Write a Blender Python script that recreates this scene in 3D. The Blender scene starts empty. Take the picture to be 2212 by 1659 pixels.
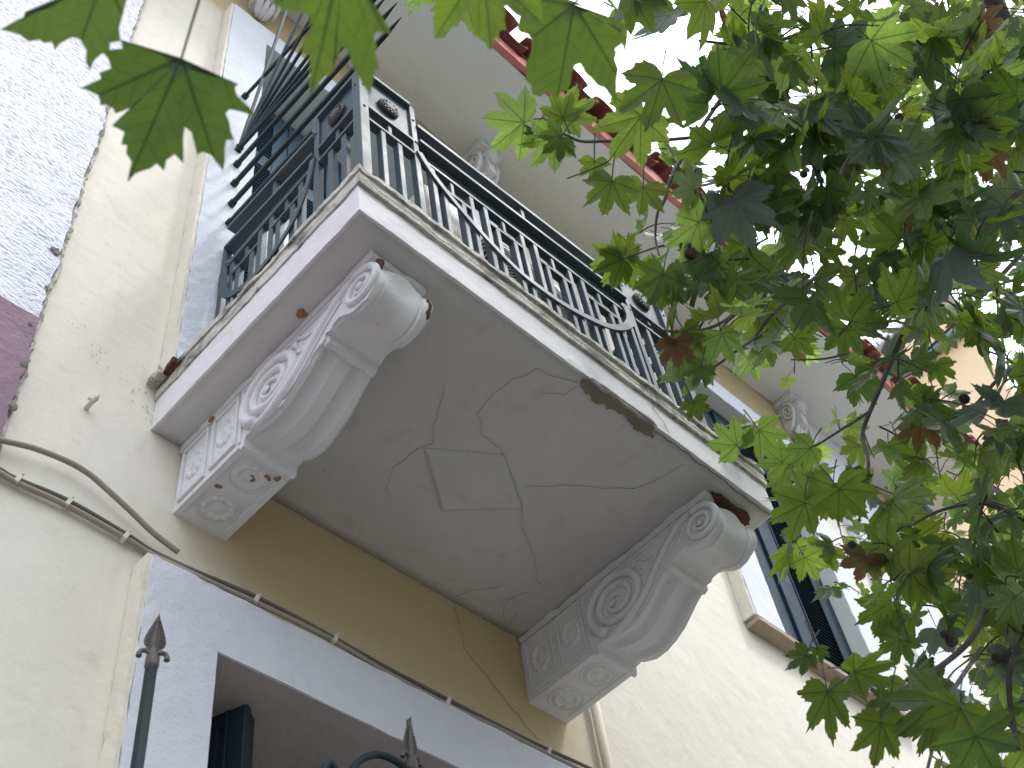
import bpy, bmesh, math, random
import numpy as np
from mathutils import Vector, Matrix, noise
random.seed(7); np.random.seed(7)
scn = bpy.context.scene
COL = scn.collection

# ---------------------------------------------------------------- camera, sky, sun, exposure
CAM = Vector((-1.134, -2.2785, -3.1052))
ROT = np.array([[0.7181041, -0.6862605, -0.1156417], [0.5020998, 0.6259519, -0.5967244], [0.4818945, 0.3704467, 0.7940699]])
FPX = 2720.6
cam = bpy.data.cameras.new('camera'); camo = bpy.data.objects.new('camera', cam); COL.objects.link(camo)
m = Matrix.Identity(4)
for i in range(3):
    m[i][0] = ROT[0][i]; m[i][1] = -ROT[1][i]; m[i][2] = -ROT[2][i]; m[i][3] = CAM[i]
camo.matrix_world = m
cam.sensor_width = 36; cam.lens = FPX / 2212 * 36; cam.clip_end = 500; cam.clip_start = 0.05
cam.dof.use_dof = True; cam.dof.focus_distance = 4.3; cam.dof.aperture_fstop = 7.0
scn.camera = camo

SUN_EL, SUN_AZ = math.radians(56), math.radians(38)      # azimuth measured from -y (street side) towards +x
sd = Vector((math.sin(SUN_AZ) * math.cos(SUN_EL), -math.cos(SUN_AZ) * math.cos(SUN_EL), math.sin(SUN_EL)))
w = bpy.data.worlds.new('World'); scn.world = w; w.use_nodes = True
nt = w.node_tree; nt.nodes.clear()
out = nt.nodes.new('ShaderNodeOutputWorld'); bg = nt.nodes.new('ShaderNodeBackground')
sky = nt.nodes.new('ShaderNodeTexSky'); sky.sky_type = 'NISHITA'; sky.sun_disc = False
sky.sun_elevation = SUN_EL; sky.sun_rotation = math.atan2(sd.x, sd.y); sky.dust_density = 4.0; sky.air_density = 1.0
ov = nt.nodes.new('ShaderNodeMix'); ov.data_type = 'RGBA'; ov.inputs[0].default_value = 0.86
ov.inputs[7].default_value = (8.6, 8.9, 9.6, 1)            # bright hazy cloud cover
# overcast cloud layer: horizon about a third as bright as the zenith
tc = nt.nodes.new('ShaderNodeTexCoord'); sx = nt.nodes.new('ShaderNodeSeparateXYZ'); nt.links.new(tc.outputs['Generated'], sx.inputs[0])
mr = nt.nodes.new('ShaderNodeMapRange'); mr.inputs[1].default_value = 0.0; mr.inputs[2].default_value = 1.0; mr.inputs[3].default_value = 0.16; mr.inputs[4].default_value = 1.25
nt.links.new(sx.outputs[2], mr.inputs[0]); sc_ = nt.nodes.new('ShaderNodeMix'); sc_.data_type = 'RGBA'; sc_.blend_type = 'MULTIPLY'; sc_.inputs[0].default_value = 1.0
sc_.inputs[6].default_value = (11.5, 12.1, 13.4, 1); nt.links.new(mr.outputs[0], sc_.inputs[7]); nt.links.new(sc_.outputs[2], ov.inputs[7])
nt.links.new(sky.outputs[0], ov.inputs[6]); nt.links.new(ov.outputs[2], bg.inputs[0])
bg.inputs[1].default_value = 0.12
nt.links.new(bg.outputs[0], out.inputs[0])
sun = bpy.data.lights.new('sun', 'SUN'); sun.energy = 0.75; sun.angle = math.radians(9); sun.color = (1, 0.97, 0.93)
suno = bpy.data.objects.new('sun', sun); COL.objects.link(suno); suno.rotation_euler = sd.to_track_quat('Z', 'Y').to_euler()
scn.view_settings.view_transform = 'Standard'; scn.view_settings.look = 'None'
scn.view_settings.exposure = 1.25; scn.view_settings.gamma = 1.0
scn.cycles.max_bounces = 7; scn.cycles.transparent_max_bounces = 6; scn.cycles.diffuse_bounces = 5

def at(px, py, t):
    """real point at t metres in front of the lens along the line of sight (px, py on a 2212 x 1659 grid)"""
    q = np.array([(px - 1106) / FPX, (py - 829.5) / FPX, 1.0])
    d = ROT.T @ q
    return Vector(CAM) + Vector(d) * t
def at_plane(px, py, ax, v):
    q = np.array([(px - 1106) / FPX, (py - 829.5) / FPX, 1.0]); d = ROT.T @ q
    return Vector(CAM) + Vector(d) * ((v - CAM[ax]) / d[ax])

# ---------------------------------------------------------------- node helpers
def newmat(name):
    mt = bpy.data.materials.new(name); mt.use_nodes = True
    n = mt.node_tree; p = n.nodes['Principled BSDF']
    return mt, n, p
def N(n, t, **k):
    x = n.nodes.new(t)
    for a, b in k.items(): setattr(x, a, b)
    return x
def L(n, a, b): n.links.new(a, b)
def noise_tex(n, scale, detail=4, rough=0.55, vec=None, dist=0.0):
    x = N(n, 'ShaderNodeTexNoise'); x.inputs['Scale'].default_value = scale; x.inputs['Detail'].default_value = detail
    x.inputs['Roughness'].default_value = rough; x.inputs['Distortion'].default_value = dist
    if vec is not None: L(n, vec, x.inputs['Vector'])
    return x.outputs['Fac']
def ramp(n, fac, stops):
    x = N(n, 'ShaderNodeValToRGB'); L(n, fac, x.inputs[0]); e = x.color_ramp.elements
    while len(e) > 1: e.remove(e[0])
    e[0].position = stops[0][0]; c = stops[0][1]; e[0].color = (c[0], c[1], c[2], 1) if not isinstance(c, (int, float)) else (c, c, c, 1)
    for p, c in stops[1:]:
        q = e.new(p); q.color = (c[0], c[1], c[2], 1) if not isinstance(c, (int, float)) else (c, c, c, 1)
    return x.outputs[0]
def mix(n, f, a, b, mode='MIX'):
    x = N(n, 'ShaderNodeMix', data_type='RGBA', blend_type=mode)
    for i, v in ((0, f), (6, a), (7, b)):
        if hasattr(v, 'links') or hasattr(v, 'is_linked'): L(n, v, x.inputs[i])
        elif i == 0: x.inputs[0].default_value = v
        else: x.inputs[i].default_value = (v[0], v[1], v[2], 1)
    return x.outputs[2]
def math_(n, op, a, b=0.0, c=None, clamp=False):
    x = N(n, 'ShaderNodeMath', operation=op, use_clamp=clamp)
    for i, v in enumerate((a, b, c)):
        if v is None: continue
        if hasattr(v, 'is_linked'): L(n, v, x.inputs[i])
        else: x.inputs[i].default_value = v
    return x.outputs[0]
def bump(n, p, h, strength, dist, prev=None):
    x = N(n, 'ShaderNodeBump'); x.inputs['Strength'].default_value = strength; x.inputs['Distance'].default_value = dist
    L(n, h, x.inputs['Height'])
    if prev: L(n, prev, x.inputs['Normal'])
    if p is not None: L(n, x.outputs[0], p.inputs['Normal'])
    return x.outputs[0]
def coords(n, scale=(1, 1, 1)):
    c = N(n, 'ShaderNodeTexCoord'); mp = N(n, 'ShaderNodeMapping'); mp.inputs['Scale'].default_value = scale
    L(n, c.outputs['Object'], mp.inputs[0]); return mp.outputs[0]

def plaster(name, col, col2, dirt=(0.25, 0.22, 0.18), dirt_amt=0.25, rough=0.85, bstr=0.5, bdist=0.004, fine=90, streak=True, pits=True, dt=0.55):
    mt, n, p = newmat(name); v = coords(n)
    a = noise_tex(n, 1.3, 5, 0.6, v); c = mix(n, ramp(n, a, [(0.35, 0), (0.65, 1)]), col, col2)
    b = noise_tex(n, 9, 8, 0.7, v, 0.6)
    c = mix(n, math_(n, 'MULTIPLY', ramp(n, b, [(dt, 0), (dt + 0.2, 1)]), dirt_amt), c, dirt)
    if streak:
        vs = coords(n, (14, 14, 1.2)); s = noise_tex(n, 1.0, 5, 0.6, vs)
        c = mix(n, math_(n, 'MULTIPLY', ramp(n, s, [(0.55, 0), (0.8, 1)]), dirt_amt * 0.5), c, dirt)
    if pits:
        sp = noise_tex(n, 38, 2, 0.5, v)
        c = mix(n, math_(n, 'MULTIPLY', ramp(n, sp, [(0.72, 0), (0.78, 1)]), 0.5), c, dirt)
    L(n, c, p.inputs['Base Color']); p.inputs['Roughness'].default_value = rough; p.inputs['Specular IOR Level'].default_value = 0.25
    h1 = noise_tex(n, fine, 6, 0.65, v); h2 = noise_tex(n, 7, 3, 0.5, v)
    b1 = bump(n, None, h2, 0.35, 0.02)
    bump(n, p, h1, bstr, bdist, b1)
    return mt

M = {}
M['wall'] = plaster('wall_plaster', (0.70, 0.66, 0.56), (0.745, 0.71, 0.625), (0.42, 0.38, 0.29), 0.30, bstr=0.4, bdist=0.0035, fine=60)
def shaded_ochre():
    # unfaded ochre where eave and balcony keep rain off, slab shade also painted in
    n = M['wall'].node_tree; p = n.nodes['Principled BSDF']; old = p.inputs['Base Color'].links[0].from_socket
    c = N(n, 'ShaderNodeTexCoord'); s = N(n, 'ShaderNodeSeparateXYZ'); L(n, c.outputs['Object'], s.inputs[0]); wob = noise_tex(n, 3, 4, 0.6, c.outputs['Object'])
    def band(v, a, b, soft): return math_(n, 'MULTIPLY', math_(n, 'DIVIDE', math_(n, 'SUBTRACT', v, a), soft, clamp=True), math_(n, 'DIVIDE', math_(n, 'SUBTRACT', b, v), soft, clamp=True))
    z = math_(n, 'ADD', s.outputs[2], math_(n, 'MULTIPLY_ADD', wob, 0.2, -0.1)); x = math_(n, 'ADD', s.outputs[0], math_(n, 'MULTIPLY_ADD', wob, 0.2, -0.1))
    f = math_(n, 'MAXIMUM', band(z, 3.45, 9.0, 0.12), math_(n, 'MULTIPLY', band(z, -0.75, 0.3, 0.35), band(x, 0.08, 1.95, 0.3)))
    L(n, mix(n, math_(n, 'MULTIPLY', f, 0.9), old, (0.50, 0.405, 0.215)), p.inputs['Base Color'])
shaded_ochre()
M['bead'] = plaster('return_plaster', (0.70, 0.65, 0.54), (0.75, 0.70, 0.60), (0.40, 0.34, 0.24), 0.35)
M['white'] = plaster('surround_paint', (0.63, 0.65, 0.705), (0.68, 0.70, 0.75), (0.42, 0.42, 0.42), 0.24, bstr=0.7, bdist=0.005, fine=55)
M['slab'] = plaster('balcony_plaster', (0.68, 0.67, 0.68), (0.74, 0.73, 0.74), (0.30, 0.26, 0.22), 0.22, bstr=0.3, bdist=0.002)
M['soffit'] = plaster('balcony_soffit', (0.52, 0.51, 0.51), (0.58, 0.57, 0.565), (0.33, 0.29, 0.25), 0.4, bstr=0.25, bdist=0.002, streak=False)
M['corbel'] = plaster('corbel_plaster', (0.66, 0.66, 0.67), (0.72, 0.72, 0.73), (0.34, 0.31, 0.25), 0.18, bstr=0.25, bdist=0.002, fine=40, streak=False)
M['eave'] = plaster('eave_plaster', (0.66, 0.68, 0.655), (0.70, 0.72, 0.70), (0.40, 0.38, 0.33), 0.12, bstr=0.2, bdist=0.002, streak=False, pits=False)
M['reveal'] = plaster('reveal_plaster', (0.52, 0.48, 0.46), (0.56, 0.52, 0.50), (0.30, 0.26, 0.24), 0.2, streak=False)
M['grime'] = plaster('grimy_render', (0.50, 0.48, 0.43), (0.62, 0.60, 0.55), (0.075, 0.07, 0.06), 0.95, bstr=0.9, bdist=0.008, fine=30, dt=0.46)
M['purple'] = plaster('purple_paint', (0.25, 0.17, 0.205), (0.30, 0.205, 0.245), (0.15, 0.10, 0.12), 0.4, bstr=0.9, bdist=0.012, fine=22)
M['fascia'] = plaster('red_fascia', (0.50, 0.17, 0.15), (0.58, 0.24, 0.21), (0.62, 0.42, 0.38), 0.6, bstr=0.5, bdist=0.004)
M['concrete'] = plaster('bare_concrete', (0.17, 0.14, 0.11), (0.27, 0.23, 0.18), (0.05, 0.045, 0.04), 0.7, bstr=1.0, bdist=0.01, fine=35)
M['rust'] = plaster('rusty_core', (0.085, 0.038, 0.026), (0.13, 0.065, 0.045), (0.04, 0.025, 0.02), 0.6, bstr=0.8, bdist=0.006)
M['stone'] = plaster('sill_marble', (0.32, 0.26, 0.19), (0.40, 0.33, 0.25), (0.22, 0.16, 0.10), 0.4, bstr=0.3, bdist=0.002)
M['peach'] = plaster('peach_plaster', (0.78, 0.60, 0.38), (0.82, 0.65, 0.43), (0.5, 0.4, 0.3), 0.15)
M['paving'] = plaster('grey_paving', (0.125, 0.12, 0.112), (0.155, 0.15, 0.14), (0.05, 0.05, 0.05), 0.4, bstr=0.6, bdist=0.004)

def roughcast():
    mt, n, p = newmat('white_roughcast'); v = coords(n, (1, 1, 1.9))
    a = noise_tex(n, 42, 3, 0.55, v); b = noise_tex(n, 110, 3, 0.6, v); g = noise_tex(n, 1.5, 3, 0.5, v); a2 = noise_tex(n, 14, 4, 0.6, v)
    h = math_(n, 'ADD', a, math_(n, 'MULTIPLY', a2, 0.6))
    c = mix(n, ramp(n, g, [(0.3, 0), (0.7, 1)]), (0.71, 0.72, 0.78), (0.76, 0.77, 0.82))
    c = mix(n, math_(n, 'MULTIPLY', ramp(n, a, [(0.36, 1), (0.44, 0)]), 0.55), c, (0.30, 0.29, 0.33))
    L(n, c, p.inputs['Base Color']); p.inputs['Roughness'].default_value = 0.9
    b1 = bump(n, None, h, 0.9, 0.016); bump(n, p, b, 0.5, 0.005, b1); return mt
M['roughcast'] = roughcast()

def metal(name, col, rough=0.38, worn=(0.28, 0.26, 0.24), worn_amt=0.5, bstr=0.25):
    mt, n, p = newmat(name); v = coords(n)
    a = noise_tex(n, 6, 5, 0.6, v); c = mix(n, a, col, tuple(x * 1.5 for x in col))
    b = noise_tex(n, 24, 6, 0.7, v)
    c = mix(n, math_(n, 'MULTIPLY', ramp(n, b, [(0.66, 0), (0.72, 1)]), worn_amt), c, worn)
    L(n, c, p.inputs['Base Color']); L(n, ramp(n, a, [(0.2, rough - 0.06), (0.8, rough + 0.18)]), p.inputs['Roughness'])
    p.inputs['Specular IOR Level'].default_value = 0.16
    bump(n, p, noise_tex(n, 45, 4, 0.6, v), bstr, 0.003); return mt
M['iron'] = metal('painted_iron', (0.052, 0.068, 0.080), 0.45)
M['iron_old'] = metal('rusty_painted_iron', (0.020, 0.030, 0.036), 0.5, (0.16, 0.09, 0.05), 0.6)
M['disc'] = metal('bronze_disc', (0.055, 0.050, 0.048), 0.5, bstr=0.6)
M['shutter'] = metal('blue_shutter_paint', (0.010, 0.026, 0.042), 0.55, (0.09, 0.11, 0.12), 0.25)
M['shutter_light'] = metal('faded_shutter_paint', (0.055, 0.095, 0.135), 0.35, (0.16, 0.18, 0.2), 0.25)
M['dark'] = metal('dark_gap', (0.006, 0.008, 0.010), 0.7, (0.02, 0.02, 0.02), 0.2)
M['doorwood'] = metal('dark_door_paint', (0.010, 0.018, 0.024), 0.42, (0.10, 0.11, 0.11), 0.55)
M['bronze'] = metal('taupe_cast_iron', (0.095, 0.086, 0.080), 0.42, (0.07, 0.06, 0.055), 0.4, 0.5)
M['cable'] = metal('painted_cable', (0.27, 0.235, 0.20), 0.6, (0.2, 0.17, 0.14), 0.3)
M['cable_dark'] = metal('grey_cable', (0.12, 0.11, 0.10), 0.6, (0.2, 0.17, 0.14), 0.3)
M['clip'] = metal('plastic_clip', (0.50, 0.47, 0.41), 0.6, (0.3, 0.27, 0.24), 0.3)
M['ac'] = metal('beige_cabinet', (0.55, 0.51, 0.46), 0.45, (0.4, 0.37, 0.33), 0.2, 0.05)
M['grille'] = metal('black_grille', (0.012, 0.012, 0.013), 0.35, (0.03, 0.03, 0.03), 0.2)
M['pipe_blue'] = metal('pale_blue_pipe', (0.22, 0.30, 0.34), 0.5, (0.3, 0.35, 0.38), 0.2)
M['crack'] = metal('crack_shadow_gap', (0.20, 0.17, 0.15), 0.9, (0.12, 0.10, 0.09), 0.4, 0.1)
M['rusty_stain'] = plaster('rust_stain', (0.22, 0.11, 0.04), (0.34, 0.20, 0.09), (0.08, 0.04, 0.02), 0.7, streak=False)
M['tile'] = plaster('roof_tile_clay', (0.15, 0.045, 0.038), (0.22, 0.07, 0.055), (0.05, 0.025, 0.025), 0.6, bstr=0.6, bdist=0.006)

def bark():
    mt, n, p = newmat('plane_bark'); v = coords(n, (1, 1, 0.4))
    a = noise_tex(n, 12, 6, 0.6, v); c = ramp(n, a, [(0.3, (0.035, 0.030, 0.024)), (0.55, (0.085, 0.075, 0.060)), (0.7, (0.17, 0.16, 0.13))])
    L(n, c, p.inputs['Base Color']); p.inputs['Roughness'].default_value = 0.8
    bump(n, p, a, 0.6, 0.01); return mt
M['bark'] = bark()
def seedmat():
    mt, n, p = newmat('seed_ball_brown'); v = coords(n); a = noise_tex(n, 160, 2, 0.5, v)
    L(n, ramp(n, a, [(0.35, (0.020, 0.012, 0.009)), (0.65, (0.085, 0.060, 0.040))]), p.inputs['Base Color']); p.inputs['Roughness'].default_value = 0.9
    bump(n, p, a, 1.0, 0.01); return mt
M['seed'] = seedmat()

def leafmat():
    mt, n, p = newmat('plane_leaf')
    uv = N(n, 'ShaderNodeUVMap', uv_map='leaf_uv'); s = N(n, 'ShaderNodeSeparateXYZ'); L(n, uv.outputs[0], s.inputs[0])
    x = math_(n, 'ABSOLUTE', s.outputs[0]); y = s.outputs[1]
    vein = None
    for i, deg in enumerate((0, 42, 88)):
        a = math.radians(deg); sa, ca = math.sin(a), math.cos(a)
        al = math_(n, 'ADD', math_(n, 'MULTIPLY', x, sa), math_(n, 'MULTIPLY', y, ca))
        ds = math_(n, 'ABSOLUTE', math_(n, 'SUBTRACT', math_(n, 'MULTIPLY', x, ca), math_(n, 'MULTIPLY', y, sa)))
        wd = math_(n, 'MULTIPLY_ADD', al, -0.014, 0.024)
        main = math_(n, 'SUBTRACT', 1.0, math_(n, 'DIVIDE', ds, wd), clamp=True)
        main = math_(n, 'MULTIPLY', main, math_(n, 'GREATER_THAN', al, 0.0))
        fr = math_(n, 'FRACT', math_(n, 'MULTIPLY', math_(n, 'SUBTRACT', al, math_(n, 'MULTIPLY', ds, 0.9)), 7.0))
        sec = math_(n, 'SUBTRACT', 1.0, math_(n, 'MULTIPLY', math_(n, 'ABSOLUTE', math_(n, 'SUBTRACT', fr, 0.5)), 16.0), clamp=True)
        sec = math_(n, 'MULTIPLY', sec, math_(n, 'LESS_THAN', ds, math_(n, 'MULTIPLY', al, 0.39)))
        sec = math_(n, 'MULTIPLY', sec, 0.55)
        v = math_(n, 'MAXIMUM', main, sec); vein = v if vein is None else math_(n, 'MAXIMUM', vein, v)
    at_ = N(n, 'ShaderNodeAttribute', attribute_name='tint'); sp = N(n, 'ShaderNodeSeparateColor'); L(n, at_.outputs['Color'], sp.inputs[0])
    var, age = sp.outputs[0], sp.outputs[1]
    co = coords(n); ns = noise_tex(n, 26, 4, 0.6, co)
    vv = math_(n, 'ADD', var, math_(n, 'MULTIPLY_ADD', ns, 0.34, -0.17))
    base = ramp(n, vv, [(0.05, (0.020, 0.050, 0.020)), (0.35, (0.040, 0.072, 0.018)), (0.7, (0.065, 0.100, 0.018)), (1.0, (0.11, 0.17, 0.04))])
    trans = ramp(n, vv, [(0.05, (0.065, 0.14, 0.028)), (0.35, (0.15, 0.245, 0.026)), (0.7, (0.29, 0.39, 0.035)), (1.0, (0.42, 0.66, 0.12))])
    br = noise_tex(n, 40, 4, 0.65, co)
    agef = math_(n, 'MULTIPLY', math_(n, 'GREATER_THAN', math_(n, 'ADD', age, math_(n, 'MULTIPLY_ADD', br, 0.9, -0.45)), 0.5), 0.9)
    base = mix(n, agef, base, (0.09, 0.040, 0.018)); trans = mix(n, agef, trans, (0.20, 0.085, 0.03))
    dk = math_(n, 'MULTIPLY', vein, 0.85)
    trans = mix(n, dk, trans, (0.016, 0.026, 0.008)); base = mix(n, math_(n, 'MULTIPLY', vein, 0.6), base, (0.022, 0.028, 0.012))
    # the underside of a plane leaf is paler and greyer than the top
    geo = N(n, 'ShaderNodeNewGeometry')
    base = mix(n, math_(n, 'MULTIPLY', geo.outputs['Backfacing'], 0.45), base, (0.10, 0.13, 0.085))
    gr_ = sp.outputs[2]; base = mix(n, math_(n, 'MULTIPLY', gr_, 0.85), base, (0.25, 0.29, 0.30)); trans = mix(n, math_(n, 'MULTIPLY', gr_, 0.8), trans, (0.05, 0.075, 0.06))  # greyed leaves: pale downy blade plus sky reflection mixed into the colour
    L(n, base, p.inputs['Base Color']); p.inputs['Roughness'].default_value = 0.40; p.inputs['Specular IOR Level'].default_value = 0.5
    bump(n, p, math_(n, 'ADD', vein, math_(n, 'MULTIPLY', ns, 0.4)), 0.35, 0.003)
    tr = N(n, 'ShaderNodeBsdfTranslucent'); L(n, trans, tr.inputs[0])
    mx = N(n, 'ShaderNodeMixShader'); mx.inputs[0].default_value = 0.5
    L(n, p.outputs[0], mx.inputs[1]); L(n, tr.outputs[0], mx.inputs[2]); L(n, mx.outputs[0], n.nodes['Material Output'].inputs[0])
    return mt
M['leaf'] = leafmat()

# ---------------------------------------------------------------- object helpers
def tag(o, label=None, cat=None, group=None, kind=None):
    if label: o['label'] = label
    if cat: o['category'] = cat
    if group: o['group'] = group
    if kind: o['kind'] = kind
    return o
def empty(name, loc, label=None, cat=None, group=None):
    o = bpy.data.objects.new(name, None); COL.objects.link(o); o.location = loc; o.empty_display_size = 0.1
    return tag(o, label, cat, group)
def world_loc(o):
    v = Vector((0, 0, 0))
    while o is not None: v = v + Vector(o.location); o = o.parent
    return v
def link(name, me, mat, parent=None):
    o = bpy.data.objects.new(name, me); COL.objects.link(o)
    if mat is not None and not me.materials:
        for k in (mat if isinstance(mat, (list, tuple)) else [mat]): me.materials.append(M[k])
    if parent is not None:
        o.parent = parent; o.location = -world_loc(parent)
    return o
class MB:
    def __init__(s): s.v = []; s.f = []; s.mi = []
    def add(s, vs, fs, mi=0):
        b = len(s.v); s.v += [tuple(v) for v in vs]; s.f += [tuple(b + i for i in f) for f in fs]; s.mi += [mi] * len(fs); return s
    def box(s, x0, x1, y0, y1, z0, z1, mi=0):
        vs = [(x, y, z) for x in (x0, x1) for y in (y0, y1) for z in (z0, z1)]
        s.add(vs, [(0, 1, 3, 2), (4, 6, 7, 5), (0, 4, 5, 1), (2, 3, 7, 6), (0, 2, 6, 4), (1, 5, 7, 3)], mi); return s
    def bar(s, a, b, w, h, up=(0, 0, 1), mi=0):
        a = Vector(a); b = Vector(b); d = (b - a).normalized(); u = Vector(up); r = d.cross(u)
        if r.length < 1e-4: r = d.cross(Vector((0, 1, 0)))
        r.normalize(); u = r.cross(d).normalized()
        vs = [p + r * (w / 2 * i) + u * (h / 2 * j) for p in (a, b) for i, j in ((-1, -1), (1, -1), (1, 1), (-1, 1))]
        s.add(vs, [(3, 2, 1, 0), (4, 5, 6, 7), (0, 1, 5, 4), (1, 2, 6, 5), (2, 3, 7, 6), (3, 0, 4, 7)], mi); return s
    def tube(s, pts, rad, n=8, mi=0, flat=1.0, cap=True):
        pts = [Vector(p) for p in pts]; k = len(pts); rad = rad if isinstance(rad, (list, tuple)) else [rad] * k
        prev = None; vs = []; fs = []
        for i, p in enumerate(pts):
            d = (pts[min(i + 1, k - 1)] - pts[max(i - 1, 0)]).normalized()
            if prev is None:
                r = d.cross(Vector((0, 0, 1)));
                if r.length < 1e-3: r = d.cross(Vector((0, 1, 0)))
            else: r = prev - d * prev.dot(d)
            r.normalize(); prev = r; u = r.cross(d)
            for j in range(n):
                a = 2 * math.pi * j / n; vs.append(p + r * math.cos(a) * rad[i] + u * math.sin(a) * rad[i] * flat)
        for i in range(k - 1):
            for j in range(n): fs.append((i * n + j, i * n + (j + 1) % n, (i + 1) * n + (j + 1) % n, (i + 1) * n + j))
        if cap: fs.append(tuple(range(n - 1, -1, -1))); fs.append(tuple((k - 1) * n + j for j in range(n)))
        s.add(vs, fs, mi); return s
    def ribbon_strip(s, outer, inner, depth_vec, mi=0):
        """closed band between two polylines, thickened along depth_vec"""
        k = len(outer); d = Vector(depth_vec); vs = []
        for o_, i_ in zip(outer, inner): vs += [Vector(o_), Vector(i_), Vector(i_) + d, Vector(o_) + d]
        fs = []
        for i in range(k - 1):
            a = i * 4; b = a + 4
            for j in range(4): fs.append((a + j, a + (j + 1) % 4, b + (j + 1) % 4, b + j))
        fs += [(0, 1, 2, 3), ((k - 1) * 4 + 3, (k - 1) * 4 + 2, (k - 1) * 4 + 1, (k - 1) * 4)]
        s.add(vs, fs, mi); return s
    def mesh(s, name, mats=None, smooth=False):
        me = bpy.data.meshes.new(name); me.from_pydata(s.v, [], s.f); me.update()
        bm = bmesh.new(); bm.from_mesh(me); bmesh.ops.recalc_face_normals(bm, faces=bm.faces); bm.to_mesh(me); bm.free()
        if mats:
            for k in (mats if isinstance(mats, (list, tuple)) else [mats]): me.materials.append(M[k])
        if any(s.mi): me.polygons.foreach_set('material_index', s.mi)
        if smooth: me.polygons.foreach_set('use_smooth', [True] * len(me.polygons))
        return me
    def build(s, name, mats, parent=None, bevel=0, smooth=False):
        o = link(name, s.mesh(name, mats, smooth), None, parent)
        if bevel:
            b = o.modifiers.new('bevel', 'BEVEL'); b.width = bevel; b.segments = 2; b.limit_method = 'ANGLE'
        return o
def rough_box(x0, x1, y0, y1, z0, z1, step=0.05, amp=0.004, freq=6.0, keep=None):
    """box with worn, slightly wavy faces"""
    bm = bmesh.new()
    nx, ny, nz = (max(1, int(round((b - a) / step))) for a, b in ((x0, x1), (y0, y1), (z0, z1)))
    idx = {}
    def vert(i, j, k):
        if (i, j, k) not in idx:
            p = Vector((x0 + (x1 - x0) * i / nx, y0 + (y1 - y0) * j / ny, z0 + (z1 - z0) * k / nz))
            c = noise.noise_vector(p * freq) * amp + noise.noise_vector(p * freq * 5) * amp * 0.5
            e = sum((i in (0, nx), j in (0, ny), k in (0, nz)))
            q = p + c
            if e >= 2:
                g = max(0.0, noise.noise(p * 17.0 + Vector((3, 1, 7)))) * amp * 2.5
                ctr = Vector(((x0 + x1) / 2, (y0 + y1) / 2, (z0 + z1) / 2)); dd = Vector([math.copysign(1, ctr[a] - p[a]) if t else 0 for a, t in enumerate((i in (0, nx), j in (0, ny), k in (0, nz)))])
                q += dd * g
            idx[(i, j, k)] = bm.verts.new(q)
        return idx[(i, j, k)]
    for i in range(nx):
        for j in range(ny):
            for k in (0, nz): bm.faces.new([vert(i, j, k), vert(i + 1, j, k), vert(i + 1, j + 1, k), vert(i, j + 1, k)])
        for k in range(nz):
            for j in (0, ny): bm.faces.new([vert(i, j, k), vert(i + 1, j, k), vert(i + 1, j, k + 1), vert(i, j, k + 1)])
    for j in range(ny):
        for k in range(nz):
            for i in (0, nx): bm.faces.new([vert(i, j, k), vert(i, j + 1, k), vert(i, j + 1, k + 1), vert(i, j, k + 1)])
    bmesh.ops.recalc_face_normals(bm, faces=bm.faces)
    me = bpy.data.meshes.new('rough'); bm.to_mesh(me); bm.free(); return me
def rough(name, mat, parent, *a, **k): return link(name, rough_box(*a, **k), mat, parent)
def jag_poly(pts, jag, sub=5, axis='z'):
    out_ = []
    for i, p in enumerate(pts):
        q = pts[(i + 1) % len(pts)]
        for t in range(sub):
            f = t / sub; v = Vector(p).lerp(Vector(q), f)
            if t: v += noise.noise_vector(v * 60) * jag
            out_.append(v)
    return out_
def plate(pts, dvec):
    n = len(pts); mb = MB(); d = Vector(dvec)
    mb.add(list(pts) + [Vector(p) + d for p in pts], [tuple(range(n)), tuple(range(2 * n - 1, n - 1, -1))] + [(i, (i + 1) % n, n + (i + 1) % n, n + i) for i in range(n)])
    return mb

GZ = -4.70
def smooth_angle(me, deg=38):
    bm = bmesh.new(); bm.from_mesh(me); lim = math.radians(deg)
    for f in bm.faces: f.smooth = True
    for e in bm.edges:
        if len(e.link_faces) != 2 or e.calc_face_angle(0) > lim: e.smooth = False
    bm.to_mesh(me); bm.free()
# ---------------------------------------------------------------- ground
g = MB(); g.box(-200, 200, -200, 200, GZ - 0.2, GZ); tag(g.build('pavement', 'paving'), kind='structure')

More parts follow.
